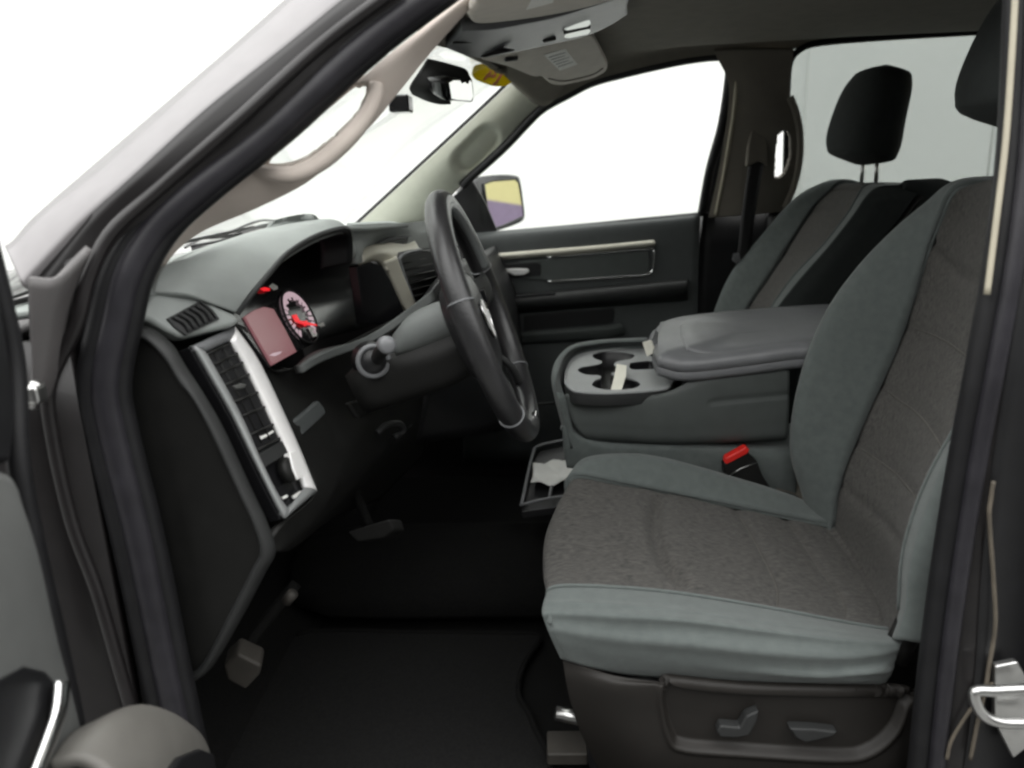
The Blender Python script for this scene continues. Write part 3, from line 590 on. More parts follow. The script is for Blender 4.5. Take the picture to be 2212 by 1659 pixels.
loft('stalk_boot', [[rc+kax*h+(ka*math.cos(q)+kb*math.sin(q))*r_ for q in [2*math.pi*i/20 for i in range(20)]] for h, r_ in ((-.04, .03), (.0, .022), (.01, .015))], M['black'], col)

# ================================================================== STEERING WHEEL
sw = thing('steering_wheel', 'black leather steering wheel with a chrome emblem, in front of the driver seat', 'steering wheel', WC)
RW = .197
def rimp(q, r_=RW, h=0): return w(r_*math.sin(q), r_*math.cos(q), h)
tube('rim', [rimp(2*math.pi*i/96) for i in range(96)], .0190, M['leather'], sw, 18, closed=True)
def arc(q0, q1, r_, h, n=40): return [rimp(q0+(q1-q0)*i/(n-1), r_, h) for i in range(n)]
A0, A1 = arc(-1.27, 1.27, RW-.016, .0065), arc(-1.27, 1.27, RW-.0125, .0145)
tube('rim_inlay', arc(-1.25, 1.25, RW-.0105, .0085, 60), .0092, M['leather_grey'], sw, 12)
for q in (-1.27, 1.27, 2.3, -2.3):
    tube('rim_seam', [rimp(q)+ (rimp(q)-WC).normalized()*.0194*math.cos(t)+WN*.0194*math.sin(t) for t in [2*math.pi*i/20 for i in range(20)]], .0016, M['vinyl'], sw, 6, closed=True)
# hub with airbag cover
def hubsec(h, s): return [w(a*s, b*s, h) for a, b in [(q.x, q.y) for q in crv([Vector(v) for v in [(0, .072, 0), (.055, .066, 0), (.088, .035, 0), (.082, -.02, 0), (.06, -.075, 0), (0, -.09, 0), (-.06, -.075, 0), (-.082, -.02, 0), (-.088, .035, 0), (-.055, .066, 0), (0, .072, 0)]], 41)[:-1]]]
hub = loft('hub', [hubsec(-.05, .95), hubsec(-.026, 1.18), hubsec(-.012, 1.15), hubsec(-.004, .92), hubsec(-.001, .4)], M['leather'], sw)
for sgn in (-1, 1):
    loft('spoke', [[w(sgn*x_, y_+dy*math.sin(t)*hw, math.cos(t)*.008+h) for t in [2*math.pi*i/14 for i in range(14)] for dy in (1,)] for x_, y_, hw, h in ((.07, .01, .042, -.022), (.11, .022, .03, -.014), (.15, .026, .026, .0), (.180, .030, .028, .0))], M['plastic'], sw, 12)
    loft('spoke', [[w(sgn*(x_+math.sin(t)*hw*.8), y_+sgn*0-math.sin(t)*hw*.25, math.cos(t)*.007+h) for t in [2*math.pi*i/14 for i in range(14)]] for x_, y_, hw, h in ((.045, -.06, .02, -.022), (.07, -.11, .016, .0), (.105, -.152, .017, -.002))], M['plastic'], sw, 10)
    box('spoke_button', w(sgn*.118, .02, -.003), WY_*.016, WU*.012, WN*.004, M['gloss_black'], sw, .002)
# horned-head shield emblem: a bright cross on a dark shield
sh = [(0, .032), (.022, .030), (.027, .020), (.026, -.005), (.016, -.024), (0, -.034), (-.016, -.024), (-.026, -.005), (-.027, .020), (-.022, .030)]
em = prism('emblem', [w(a, b-.004, .002) for a, b in sh], WN*-.006, M['gloss_black'], sw, .001)
tube('emblem_edge', [w(a, b-.004, .003) for a, b in sh], .0018, M['chrome'], em, 6, closed=True)
prism('emblem_bar', [w(a, b, .005) for a, b in [(-.007, .027), (.007, .027), (.008, -.030), (0, -.037), (-.008, -.030)]], WN*-.004, M['silver'], em, .0006)
prism('emblem_bar', [w(a, b, .0052) for a, b in [(-.026, .007), (.026, .007), (.026, -.007), (-.026, -.007)]], WN*-.004, M['silver'], em, .0006)
prism('wheel_badge', [w(a, b, .0075) for a, b in [(-.012, -.196), (.012, -.196), (.012, -.182), (-.012, -.182)]], WN*.012, M['chrome'], sw, .002)

# ================================================================== DRIVER SEAT
def grooved(G, fn):
    """push points of a dense grid by fn(i/ni, j/nj) -> vector"""
    nr, nc = len(G)-1, len(G[0])-1
    return [[p + fn(i/nr, j/nc) for j, p in enumerate(r_)] for i, r_ in enumerate(G)]
def gs(x, c, s): return math.exp(-((x-c)/s)**2)
seat = thing('driver_seat', 'grey cloth driver seat with brown heathered centre panels and power switches, nearest the doorway', 'car seat', (.45, .36, 0))
Yd = lambda y, L: [P(a, b, y=q if q is not None else y) for a, b, q in [(t + (None,))[:3] for t in L]]
c0 = Yd(.115, [(1218, 1425), (1330, 1455), (1440, 1466), (1600, 1480), (1780, 1486), (1895, 1482), (1925, 1460)])
c1 = Yd(.095, [(1196, 1370, .105), (1330, 1400), (1480, 1418, .088), (1660, 1440, .085), (1810, 1450, .088), (1900, 1440, .095), (1935, 1425, .11)])
c2 = Yd(.105, [(1186, 1322, .118), (1330, 1330), (1480, 1342, .10), (1660, 1368, .10), (1810, 1388, .10), (1900, 1395, .105), (1945, 1395, .115)])
c25 = Yd(.135, [(1188, 1295, .14), (1330, 1298), (1480, 1312), (1660, 1338), (1810, 1360), (1900, 1374), (1955, 1380)])
c3 = Yd(.175, [(1195, 1270, .17), (1330, 1270), (1490, 1286), (1680, 1318), (1840, 1348), (1930, 1362), (1985, 1368)])
c35 = Yd(.26, [(1187, 1218), (1330, 1215), (1485, 1232), (1680, 1266), (1840, 1298), (1930, 1316), (1985, 1326)])
c4 = Yd(.36, [(1190, 1150), (1330, 1152), (1470, 1168), (1650, 1200), (1790, 1232), (1900, 1258), (1960, 1270)])
c45 = Yd(.46, [(1212, 1088), (1330, 1096), (1450, 1112), (1620, 1144), (1750, 1172), (1850, 1194), (1910, 1206)])
c5 = Yd(.55, [(1240, 1034), (1330, 1046), (1425, 1064), (1590, 1098), (1715, 1124), (1810, 1142), (1860, 1150)])
c6 = Yd(.605, [(1262, 1004), (1335, 992), (1430, 1000), (1590, 1044), (1715, 1084), (1808, 1128), (1850, 1140)])
c7 = [p+Vector((0, .035, -.05)) for p in c6]; c8 = [p+Vector((0, .03, -.13)) for p in c6]
def fwd(c, k=1): return [c[0]+Vector((.012, 0, -.13*k)), c[0]+Vector((-.006, 0, -.05*k)), *c]
cc = [[c0[0]+Vector((.012, .030, 0)), c0[0]+Vector((.002, .012, 0)), *c0], [c1[0]+Vector((.012, .035, -.012)), c1[0]+Vector((0, .012, -.004)), *c1]] + [fwd(c, k) for c, k in zip((c2, c25, c3, c35, c4, c45, c5, c6, c7, c8), (.2, .35, .6, .9, 1, 1, 1, 1, 1, 1))]
def fold(i, j):                                                  # loose cover sagging over the side
    d = 0
    for t0, k, a, s, j0, sj in ((.34, .16, .011, .045, .60, .28), (.52, .14, .009, .05, .50, .30), (.16, .20, .011, .035, .74, .16), (.70, .06, .006, .05, .55, .35), (.38, -.5, .012, .04, .88, .10), (.24, -.35, .010, .03, .80, .10)):
        d += a*gs(i, t0+k*(j-.5), s)*gs(j, j0, sj)
    return Vector((0, -d, d*.4))
G = grooved(surf(cc[0:5], 40, 90), fold)
ob = patchG('side_bolster', G, M['fabric'], seat, .012)
def seam_f(i, j):
    c_ = .505-.05*4*i*(1-i)
    v = Vector((0, 0, -.021*gs(j, c_, .012)*min(1, 6*i*(1-i))+.004*gs(j, c_+.035, .03)+.003*gs(j, c_-.04, .03)))
    for q in (.625, .73, .84): v += Vector((0, 0, -.005*gs(j, q, .011)+.002*gs(j, q+.03, .025)))
    v += Vector((0, 0, .006*math.sin(math.pi*i)*gs(j, .38, .1)))
    return v
G5 = surf(cc[4:9], 60, 110)
patchG('seat_panel', grooved(G5, seam_f), M['heather'], seat, .012)
ib = patchG('side_bolster', surf(cc[8:12], 24, 60), M['fabric'], seat, .012)
for c in (cc[4], cc[8]): tube('piping', [p+Vector((0, 0, .0015)) for p in c[1:]], .0032, M['fabric'], seat, 8, 60)
for q in (.625, .73):
    j = int(q*110); tube('stitch_line', [r_[j]+Vector((0, 0, -.0045)) for r_ in G5[2:-2:3]], .0016, M['stitch'], seat, 6)
# backrest
b3 = Yd(.15, [(1942, 1316), (1950, 1205), (1976, 1105), (2015, 1012, .15), (2085, 885, .155), (2150, 740, .165), (2190, 600, .18), (2215, 470, .20), (2222, 400, .23)])
b2 = Yd(.105, [(1962, 1318, .11), (1978, 1212), (2010, 1112), (2050, 1018), (2118, 890), (2178, 745), (2215, 605, .13), (2236, 475, .15), (2240, 415, .18)])
b1 = [p+Vector((.05, -.010, 0)) for p in b2]; b0 = [p+Vector((.15, .01, 0)) for p in b2]
b5 = Yd(.55, [(1803, 1132), (1812, 1060), (1838, 980), (1886, 868), (1935, 760), (1975, 650, .54), (2005, 550, .53), (2035, 475, .52), (2068, 412, .50)])
b6 = Yd(.60, [(1752, 1098), (1722, 990), (1724, 905), (1752, 790), (1800, 680), (1862, 590), (1935, 510, .59), (2005, 450, .57), (2062, 406, .53)])
b7 = [p+Vector((.06, .025, 0)) for p in b6]; b8 = [p+Vector((.15, .01, 0)) for p in b6]
b4 = Yd(.36, [(1880, 1228), (1892, 1130), (1920, 1040), (1962, 930), (2015, 800), (2062, 680), (2100, 570), (2130, 470), (2150, 397)])
b45 = Yd(.46, [(1838, 1178), (1850, 1095), (1878, 1010), (1924, 900), (1975, 780), (2020, 662), (2052, 558), (2082, 470), (2108, 400)])
b35 = Yd(.25, [(1915, 1278), (1925, 1170), (1952, 1076), (1992, 970), (2052, 838), (2108, 705), (2146, 585), (2174, 472), (2190, 397)])
def topw(c): return [c[0]+Vector((-.01, 0, -.05)), *c, c[-1]+Vector((.05, 0, .004)), c[-1]+Vector((.11, 0, -.02)), c[-1]+Vector((.13, 0, -.10))]
bb = [topw(c) for c in (b0, b1, b2, b3, b35, b4, b45, b5, b6, b7, b8)]
def bolst(i, j): return Vector((0, 0, 0))
patchG('backrest_bolster', surf(bb[0:4], 24, 90), M['fabric'], seat, .012, 1)
def bfl(i, j):
    d = sum(.004*gs(j, q, .010) for q in (.18, .27, .36, .455)) + .006*gs(j, .56+.05*(i-.5)**2*4, .010)
    return Vector((d, 0, -d*.3))
GB = surf(bb[3:8], 50, 110)
patchG('backrest_panel', grooved(GB, bfl), M['heather'], seat, .012, 1)
patchG('backrest_bolster', surf(bb[7:11], 24, 90), M['fabric'], seat, .012, 1)
for c in (bb[3], bb[7]): tube('piping', [p+Vector((-.001, 0, 0)) for p in c[1:-1]], .0032, M['fabric'], seat, 8, 60)
for q in (.27, .36, .455):
    j = int(q*110); tube('stitch_line', [r_[j]+Vector((.004, 0, 0)) for r_ in GB[3:-3:3]], .0016, M['stitch'], seat, 6)
rb = [[p+Vector((.01, 0, 0)) for p in bb[0]], [p+Vector((.02, -.0, 0)) for p in bb[10]]]
patch('backrest_shell', rb, M['dark'], seat, 6, 40, .012)
def headrest(nm, c, W_, H_, D_, tilt, m, parent, posts=True):
    secs = []; ax = Vector((math.cos(tilt), 0, -math.sin(tilt))); uz = Vector((math.sin(tilt), 0, math.cos(tilt)))
    for i in range(15):
        t = -1+2*i/14; k = (1-abs(t)**4.5)**.36 if abs(t) < 1 else .0
        k = max(k, .12); bulge = 1-.18*t
        secs.append(sup(Vector(c)+uz*H_*t+ax*.012*t*t, Vector((0, 1, 0))*W_*k*(1-.16*max(0, t)**2), ax*D_*k*bulge, 2.7, 32))
    h = loft(nm, secs, m, parent, 40)
    return h, uz
h, uz = headrest('headrest', P(2195, 110, y=.36)+Vector((.03, 0, .01)), .135, .125, .062, .30, M['head_fabric'], seat)
for s in (-.055, .055):
    tube('headrest_post', [P(2195, 250, y=.36+s)+Vector((.02, 0, 0)), P(2175, 420, y=.36+s)+Vector((.02, 0, 0))], .007, M['steel'], seat, 8)
# plastic base trim with recessed switch plate
def e(a, b, y=.105): return P(a, b, y=y)
base = [[e(1216, 1428, .125), e(1330, 1460, .10), e(1440, 1474, .095), e(1600, 1490, .095), (e(1790, 1498, .095)), e(1930, 1500, .10), e(1985, 1490, .12)],
        [e(1222, 1470, .12), e(1330, 1486, .09), e(1440, 1488, .088), e(1600, 1500, .09), e(1790, 1508, .09), e(1930, 1510, .095), e(1985, 1510, .115)],
        [e(1236, 1530, .125), e(1340, 1545, .095), e(1440, 1550, .09), e(1600, 1560, .09), e(1790, 1565, .09), e(1930, 1570, .095), e(1975, 1570, .115)],
        [e(1262, 1600, .135), e(1360, 1620, .10), e(1450, 1630, .09), e(1600, 1640, .09), e(1790, 1640, .09), e(1920, 1640, .095), e(1965, 1640, .115)],
        [e(1310, 1690, .15), e(1390, 1700, .11), e(1470, 1705, .10), e(1600, 1710, .10), e(1790, 1710, .10), e(1900, 1710, .10), e(1950, 1710, .12)]]
GBs = surf(base, 110, 240)
plate = [(1438, 1476), (1600, 1492), (1800, 1498), (1955, 1500), (1952, 1530), (1930, 1580), (1880, 1622), (1810, 1634), (1600, 1622), (1480, 1612), (1452, 1590), (1436, 1520)]
def edge_dist(q, L):
    d = 1e9
    for k in range(len(L)):
        (x1, y1), (x2, y2) = L[k-1], L[k]; dx, dy = x2-x1, y2-y1
        t = max(0, min(1, ((q[0]-x1)*dx+(q[1]-y1)*dy)/(dx*dx+dy*dy))); d = min(d, math.hypot(q[0]-x1-t*dx, q[1]-y1-t*dy))
    return d
def recess(G):
    out = []
    pc = [(v.x, v.y) for v in crv([Vector((a, b, 0)) for a, b in plate+[plate[0]]], 60)[:-1]]
    for r_ in G:
        q = []
        for p in r_:
            x = pix(p); ins_ = pin(x, pc); d = edge_dist(x, pc)*(1 if ins_ else -1)
            t = max(0, min(1, (d+7)/14)); lip_ = math.exp(-((d+9)/6)**2)
            q.append(p+Vector((0, .014*t*t*(3-2*t)-.004*lip_, 0)))
        out.append(q)
    return out
sb = patchG('seat_base', recess(GBs), M['trim_seat'] if 'trim_seat' in M else M['trim_brown'], seat, .01)
prism('seat_switch', [e(a, b, .085) for a, b in [(1548, 1582), (1556, 1568), (1598, 1572), (1612, 1548), (1640, 1536), (1636, 1560), (1620, 1590), (1590, 1596), (1555, 1594)]], (0, .02, 0), M['plastic'], sb, .004)
prism('seat_switch', [e(a, b, .085) for a, b in [(1704, 1574), (1760, 1576), (1812, 1582), (1800, 1592), (1770, 1600), (1740, 1606), (1720, 1596)]], (0, .02, 0), M['plastic'], sb, .004)
box('seat_frame', (.47, .37, .12), (.24, 0, 0), (0, .22, 0), (0, 0, .10), M['black'], seat, .02)
tube('seat_rail', [P(1200, 1540, y=.2), P(1290, 1560, y=.2)], .012, M['steel'], seat, 8)
box('rail_cover', P(1225, 1615, y=.2), (.035, 0, 0), (0, .03, 0), (0, 0, .012), M['pedal_rubber'], seat, .004)
tube('seat_hinge', [P(1930, 1420, y=.14), P(1965, 1350, y=.14)], .022, M['dark'], seat, 12)

# belt buckle beside the driver seat
bk = thing('seat_belt_buckle', 'black seat belt buckle with red release button, between driver seat and console', 'seat belt buckle', P(1640, 1060, y=.64))
prism('buckle_body', [P(a, b, y=.63) for a, b in [(1563, 1003), (1612, 976), (1636, 998), (1648, 1030), (1690, 1090), (1640, 1088), (1600, 1068), (1566, 1024)]], (0, .028, .0), M['dark'], bk, .004)
prism('release_button', [P(a, b, y=.628) for a, b in [(1565, 1000), (1568, 990), (1612, 966), (1620, 972), (1616, 980), (1570, 1004)]], (0, .024, 0), M['red'], bk, .003)
tube('buckle_edge', [P(a, b, y=.628) for a, b in [(1572, 1030), (1600, 1012), (1634, 1000)]], .0012, M['steel'], bk, 6)
tube('buckle_stalk', [P(1670, 1080, y=.645), P(1720, 1130, y=.645), P(1745, 1160, y=.64)], .012, M['dark'], bk, 8)
bk2 = thing('lap_belt', 'dark belt webbing tucked behind the console, left of the driver seat back', 'seat belt', P(1700, 1020, y=.68))
patch('webbing', [[P(1640, 990, y=.70), P(1700, 965, y=.72), P(1722, 985, y=.72)], [P(1660, 1015, y=.68), P(1700, 1010, y=.69), P(1735, 1050, y=.68)], [P(1680, 1060, y=.67), P(1720, 1070, y=.67), P(1760, 1110, y=.66)]], M['trim_brown'], bk2, 10, 10, .003)

# ================================================================== CENTRE SEAT WITH FOLDED CONSOLE
con = thing('center_console', 'fold down grey armrest console with cup holders, on the middle seat cushion', 'console', (.45, .81, .4))
# middle cushion
mc = [[P(a, b, y=.675) for a, b in [(1224, 1010), (1300, 1020), (1450, 1030), (1600, 1050), (1720, 1080)]],
      [P(a, b, y=.665) for a, b in [(1216, 955), (1300, 985), (1450, 990), (1600, 1005), (1720, 1030)]],
      [P(a, b, y=.675) for a, b in [(1220, 915), (1290, 952), (1450, 958), (1600, 965), (1720, 975)]],
      [P(a, b, y=.75) for a, b in [(1226, 900), (1290, 940), (1450, 945), (1600, 950), (1720, 955)]],
      [P(a, b, y=.95) for a, b in [(1250, 875), (1320, 900), (1450, 905), (1600, 910), (1720, 915)]]]
patch('seat_cushion', mc, M['fabric'], con, 30, 40, .02)
# console body (the folded backrest)
ty_ = [.655, .665, .70]
def cs(a, b, y): return P(a, b, y=y)
body = [[cs(1300, 962, .70), cs(1420, 962, .70), cs(1560, 958, .70), cs(1690, 952, .70)],
        [cs(1262, 945, .668), cs(1420, 956, .66), cs(1560, 954, .658), cs(1700, 945, .66)],
        [cs(1238, 915, .665), cs(1420, 925, .652), cs(1560, 922, .65), cs(1704, 912, .655)],
        [cs(1226, 880, .668), cs(1420, 886, .652), cs(1560, 872, .65), cs(1705, 858, .655)],
        [cs(1220, 856, .67), cs(1420, 860, .655), cs(1560, 820, .652), cs(1705, 805, .655)],
        [cs(1224, 850, .675), cs(1420, 852, .66), cs(1540, 800, .66), cs(1700, 790, .66)]]
def cbf(i, j): return Vector((0, .003*gs(i, .62, .02)*(1 if j > .6 else 0), 0))
G = grooved(surf(body, 60, 60), cbf)
patchG('console_side', G, M['console'], con, .015)
# front end wraps round to the far side
fe = [[cs(1226, 880, .668), cs(1210, 845, .70), cs(1207, 816, .76), cs(1215, 788, .85), cs(1240, 764, .93), cs(1300, 753, .97), cs(1400, 748, .98)],
      [cs(1220, 856, .67), cs(1211, 830, .70), cs(1210, 806, .76), cs(1221, 780, .85), cs(1248, 760, .93), cs(1300, 750, .965), cs(1400, 745, .975)]]
lowf = [p+Vector((.02, 0, -.09)) for p in fe[0]]
patch('console_front', [lowf, fe[0], fe[1]], M['fabric'], con, 14, 40, .015)
box('console_core', (.50, .815, .49), (.20, 0, 0), (0, .13, 0), (0, 0, .045), M['dark'], con, .02)
# tray with cup holders: flat top with openings
tr = [(1222, 828), (1224, 800), (1240, 775), (1270, 763), (1330, 756), (1400, 752), (1420, 760), (1470, 800), (1450, 830), (1430, 842), (1330, 850), (1255, 848), (1232, 840)]
PT = plane3(cs(1235, 840, .672), cs(1430, 842, .672), cs(1260, 766, .93))
NT = PT[1] if PT[1].z > 0 else -PT[1]
def tp(a, b, h=0): return P(a, b, pl=PT)+NT*h
outl = crv([tp(a, b) for a, b in tr+[tr[0]]], 90)[:-1]
cup = [ZN(*q) for q in [(385, 355), (450, 338), (540, 338), (620, 348), (650, 362), (625, 385), (570, 395), (530, 405), (520, 425), (560, 445), (555, 465), (520, 470), (500, 478), (560, 500), (640, 515), (685, 545), (650, 570), (580, 580), (480, 582), (410, 570), (378, 550), (400, 520), (435, 505), (420, 490), (340, 485), (290, 462), (305, 440), (370, 428), (430, 415), (440, 400), (400, 385), (382, 370)]]
sl = [ZN(*q) for q in [(620, 410), (680, 402), (760, 400), (775, 445), (700, 452), (640, 452), (615, 440)]]
def flat_with_holes(name, outer, holes, n_, h_, m, parent, depth):
    bm = bmesh.new(); o_ = wl(parent); E_ = []
    for L in [outer]+holes:
        vs = [bm.verts.new(Vector(p)-o_) for p in L]
        E_ += [bm.edges.new((vs[i], vs[(i+1) % len(vs)])) for i in range(len(vs))]
    bmesh.ops.triangle_fill(bm, use_beauty=True, use_dissolve=False, edges=E_, normal=n_)
    me = bpy.data.meshes.new(name); bm.to_mesh(me); bm.free(); me.materials.append(m)
    o = bpy.data.objects.new(name, me); COL.objects.link(o); o.parent = parent
    s = o.modifiers.new('s', 'SOLIDIFY'); s.thickness = depth; s.offset = 0
    return o
cupl = crv([tp(*q) for q in cup+[cup[0]]], 100)[:-1]; sll = crv([tp(*q) for q in sl+[sl[0]]], 30)[:-1]
tray = flat_with_holes('cup_tray', outl, [cupl, sll], NT, 0, M['tray'], con, .004)
V, Fc = gridf([cupl, [p-NT*.035+(sum(cupl, Vector())/99-p)*.08 for p in cupl]], True); Fc.append(tuple(range(99, 198)))
obj('cup_holder', V, Fc, M['black'], tray)
V, Fc = gridf([sll, [p-NT*.02 for p in sll]], True); Fc.append(tuple(range(len(sll), 2*len(sll))))
obj('tray_slot', V, Fc, M['black'], tray)
# dark rim of the tray
V, Fc = gridf([[p+NT*.001 for p in outl], [p-NT*.012+(p-tp(1340, 800)).normalized()*.004 for p in outl], [p-NT*.026+(p-tp(1340, 800)).normalized()*.003 for p in outl]], True)
obj('tray_rim', V, Fc, M['plastic'], con)
tube('tray_rim', [p+NT*.0005 for p in outl], .0035, M['tray'], con, 8, closed=True)
# padded lid: near edge, far edge, rounded front
def lidsec(h, g):  # outline at height h above the tray plane, grown by g
    base_ = [cs(1420, 800, .665), cs(1480, 812, .650), cs(1600, 800, .648), cs(1700, 786, .648), cs(1790, 775, .655), cs(1815, 735, .75), cs(1810, 700, .90), cs(1790, 686, .965), cs(1700, 690, .975), cs(1600, 697, .975), cs(1500, 706, .97), cs(1440, 716, .95), cs(1412, 735, .90), cs(1408, 770, .75)]
    c = sum(base_, Vector())/len(base_)
    q = crv(base_+[base_[0]], 73)[:-1]
    return [c+(p-c)*(1+g)+NT*h for p in q]
lid = loft('armrest_lid', [lidsec(-.012, -.03), lidsec(-.012, -.005), lidsec(-.004, .0), lidsec(.006, -.004), lidsec(.0075, -.012), lidsec(.009, .002), lidsec(.022, .0), lidsec(.031, -.03), lidsec(.036, -.10), lidsec(.036, -.5)], M['vinyl'], con)
def ls(g, h, i0=0, i1=72): return [p for p in lidsec(h, g)][i0:i1]
q = lidsec(.0362, -.2)
def pads(h, g_): return [p+Vector((.035, .004, 0)) for p in lidsec(h, g_)]
loft('lid_pad', [pads(.030, -.13), pads(.0375, -.135), pads(.0405, -.16), pads(.0415, -.3), pads(.0415, -.7)], M['vinyl'], lid)
lt = [(1405, 742), (1416, 726), (1430, 736), (1436, 752), (1424, 770), (1410, 762)]
prism('lid_latch', [P(a, b, y=.76)+Vector((-.012, -.02, 0)) for a, b in lt], (.02, .10, 0), M['vinyl'], lid, .004)
prism('latch_recess', [tp(a, b, .034) for a, b in [(1424, 722), (1452, 716), (1462, 742), (1432, 750)]], NT*-.008, M['tray'], lid, .003)
slip = thing('paper_slip', 'small pale paper slip standing in the near cup holder of the console', 'paper', tp(1335, 835))
prism('slip_sheet', [tp(1318, 846, -.004), tp(1340, 850, -.004), tp(1352, 826, .014), tp(1353, 812, .022), tp(1331, 808, .022), tp(1326, 826, .010)], NT*.002+Vector((0, .003, 0)), M['paper'], slip, .0005)
slip2 = thing('folded_paper', 'folded pale paper tucked under the front of the armrest lid', 'paper', tp(1412, 755))
prism('paper_sheet', [P(a, b, y=.735)+Vector((-.012, -.01, 0)) for a, b in [(1398, 737), (1416, 732), (1426, 758), (1408, 768)]], (.003, .004, 0), M['paper'], slip2, .0005)
# open storage tray on the floor hump under the dash
bt = thing('storage_tray', 'open floor storage tray with bright rim, in front of the middle seat cushion', 'storage tray', P(1180, 1060, y=.8))
o1 = yc((1126, 1092, .75), (1150, 985, .95), (1166, 963, .99), (1235, 948, 1.0), (1245, 1075, .75))
prism('tray_floor', [p+Vector((0, 0, -.015)) for p in o1], (0, 0, -.02), M['black'], bt, .003)
tube('tray_rim', o1[:4], .0042, M['vinyl'], bt, 8, 30)
tube('tray_rim', yc((1126, 1090, .75), (1185, 1076, .755), (1245, 1068, .76)), .003, M['vinyl'], bt, 8, 12)
tube('tray_divider', yc((1192, 1050, .79), (1186, 1075, .76)), .004, M['vinyl'], bt, 6)
pp = thing('crumpled_paper', 'grey white crumpled paper lying in the floor storage tray', 'paper', P(1190, 1030, y=.86))
GG = surf([yc((1146, 1050, .82), (1190, 1056, .80), (1240, 1040, .80)), yc((1152, 1030, .86), (1195, 1026, .86), (1240, 1022, .86)), yc((1150, 1008, .90), (1190, 1004, .91), (1235, 1000, .91))], 14, 20)
patchG('paper_sheet', grooved(GG, lambda i, j: Vector((0, 0, .01+.008*math.sin(9*i+5*j)*math.sin(7*j)))), M['white'], pp, .002)

# ================================================================== PASSENGER SEAT
ps = thing('passenger_seat', 'front passenger seat of dark grey cloth with a black headrest, beyond the console', 'car seat', (.7, 1.26, 0))
q6 = Yd(1.5, [(1500, 900), (1540, 720), (1556, 660), (1590, 590), (1645, 522), (1695, 462, 1.48), (1735, 425, 1.45), (1782, 402, 1.40)])
q5 = Yd(1.44, [(1575, 900), (1600, 715), (1620, 662), (1668, 590), (1715, 516), (1752, 458, 1.43), (1778, 425, 1.41), (1806, 402, 1.37)])
q4 = Yd(1.26, [(1620, 900), (1632, 720), (1652, 665), (1700, 590), (1750, 518), (1795, 456), (1822, 420), (1842, 400)])
q3 = Yd(1.08, [(1625, 900), (1636, 725), (1660, 675), (1712, 600), (1778, 530), (1828, 466), (1850, 430, 1.09), (1868, 402, 1.12)])
q2 = Yd(1.03, [(1610, 900), (1640, 730), (1668, 680), (1726, 605), (1790, 532), (1842, 466), (1868, 428), (1892, 406, 1.06)])
q1 = [p+Vector((.05, -.008, 0)) for p in q2]; q0_ = [p+Vector((.125, .012, 0)) for p in q2]
q7 = [p+Vector((.05, .02, 0)) for p in q6]; q8_ = [p+Vector((.12, 0, 0)) for p in q6]
def tw2(c): return [*c, c[-1]+Vector((.04, 0, .004)), c[-1]+Vector((.09, 0, -.02)), c[-1]+Vector((.11, 0, -.08))]
pb = [tw2(c) for c in (q0_, q1, q2, q3, q4, q5, q6, q7, q8_)]
patchG('backrest_side', surf(pb[0:3], 16, 70), M['head_fabric'], ps, .012, 1)  # shade of the near side put into its colour by a darker cloth
patchG('backrest_bolster', surf(pb[2:4], 8, 70), M['fabric'], ps, .012, 1)
patchG('backrest_panel', grooved(surf(pb[3:6], 30, 90), lambda i, j: Vector((.004*sum(gs(j, q, .01) for q in (.35, .5, .64)), 0, 0))), M['heather'], ps, .012, 1)
patchG('backrest_bolster', surf(pb[5:9], 24, 70), M['fabric'], ps, .012, 1)
for c in (pb[3], pb[5]): tube('piping', [p+Vector((-.001, 0, 0)) for p in c[:-1]], .0032, M['fabric'], ps, 8, 50)
patch('backrest_shell', [[p+Vector((.01, 0, 0)) for p in pb[0]], [p+Vector((.01, 0, 0)) for p in pb[8]]], M['dark'], ps, 6, 40, .012)
hc_ = (P(1850, 145, y=1.26)+P(1880, 350, y=1.26))/2
headrest('headrest', hc_+Vector((.012, 0, 0)), .135, .125, .072, .20, M['head_fabric'], ps)
for s, (u1, v1, u2, v2) in ((-.05, (1895, 340, 1892, 398)), (.05, (1866, 340, 1860, 400))):
    tube('headrest_post', [P(u1, v1, y=1.26+s), P(u2, v2, y=1.26+s)], .0055, M['steel'], ps, 8)
# cushion, mostly hidden behind the console
cush = []
for y in (1.0, 1.03, 1.08, 1.26, 1.44, 1.49, 1.53):
    hgt = .40 + (.02 if y in (1.03, 1.49) else -.1 if y in (1.0, 1.53) else 0)
    cush.append([Vector((.28, y, hgt-.14)), Vector((.26, y, hgt-.03)), Vector((.34, y, hgt)), Vector((.55, y, hgt-.05)), Vector((.82, y, hgt-.10))])
patchG('seat_cushion', surf(cush, 40, 40), M['fabric'], ps, .012)
box('seat_base', (.56, 1.26, .13), (.24, 0, 0), (0, .22, 0), (0, 0, .12), M['dark'], ps, .02)

# ================================================================== PASSENGER BELT
sbelt = thing('seat_belt', 'black seat belt hanging from its guide loop on the passenger side pillar', 'seat belt', P(1610, 450, y=1.5))
patch('webbing', [[P(a, b, y=1.50) for a, b in [(1618, 345), (1604, 450), (1592, 560), (1580, 660)]], [P(a, b, y=1.50) for a, b in [(1652, 345), (1634, 450), (1618, 560), (1604, 660)]]], M['black'], sbelt, 4, 20, .003)
prism('guide_loop', [P(a, b, y=1.495) for a, b in [(1626, 262), (1652, 262), (1658, 320), (1660, 360), (1640, 348), (1612, 362), (1616, 318)]], (0, .025, 0), M['trim_brown'], sbelt, .006)
prism('belt_button', [P(a, b, y=1.497) for a, b in [(1584, 548), (1596, 546), (1600, 562), (1590, 570), (1582, 562)]], (0, -.004, 0), M['vinyl'], sbelt, .001)

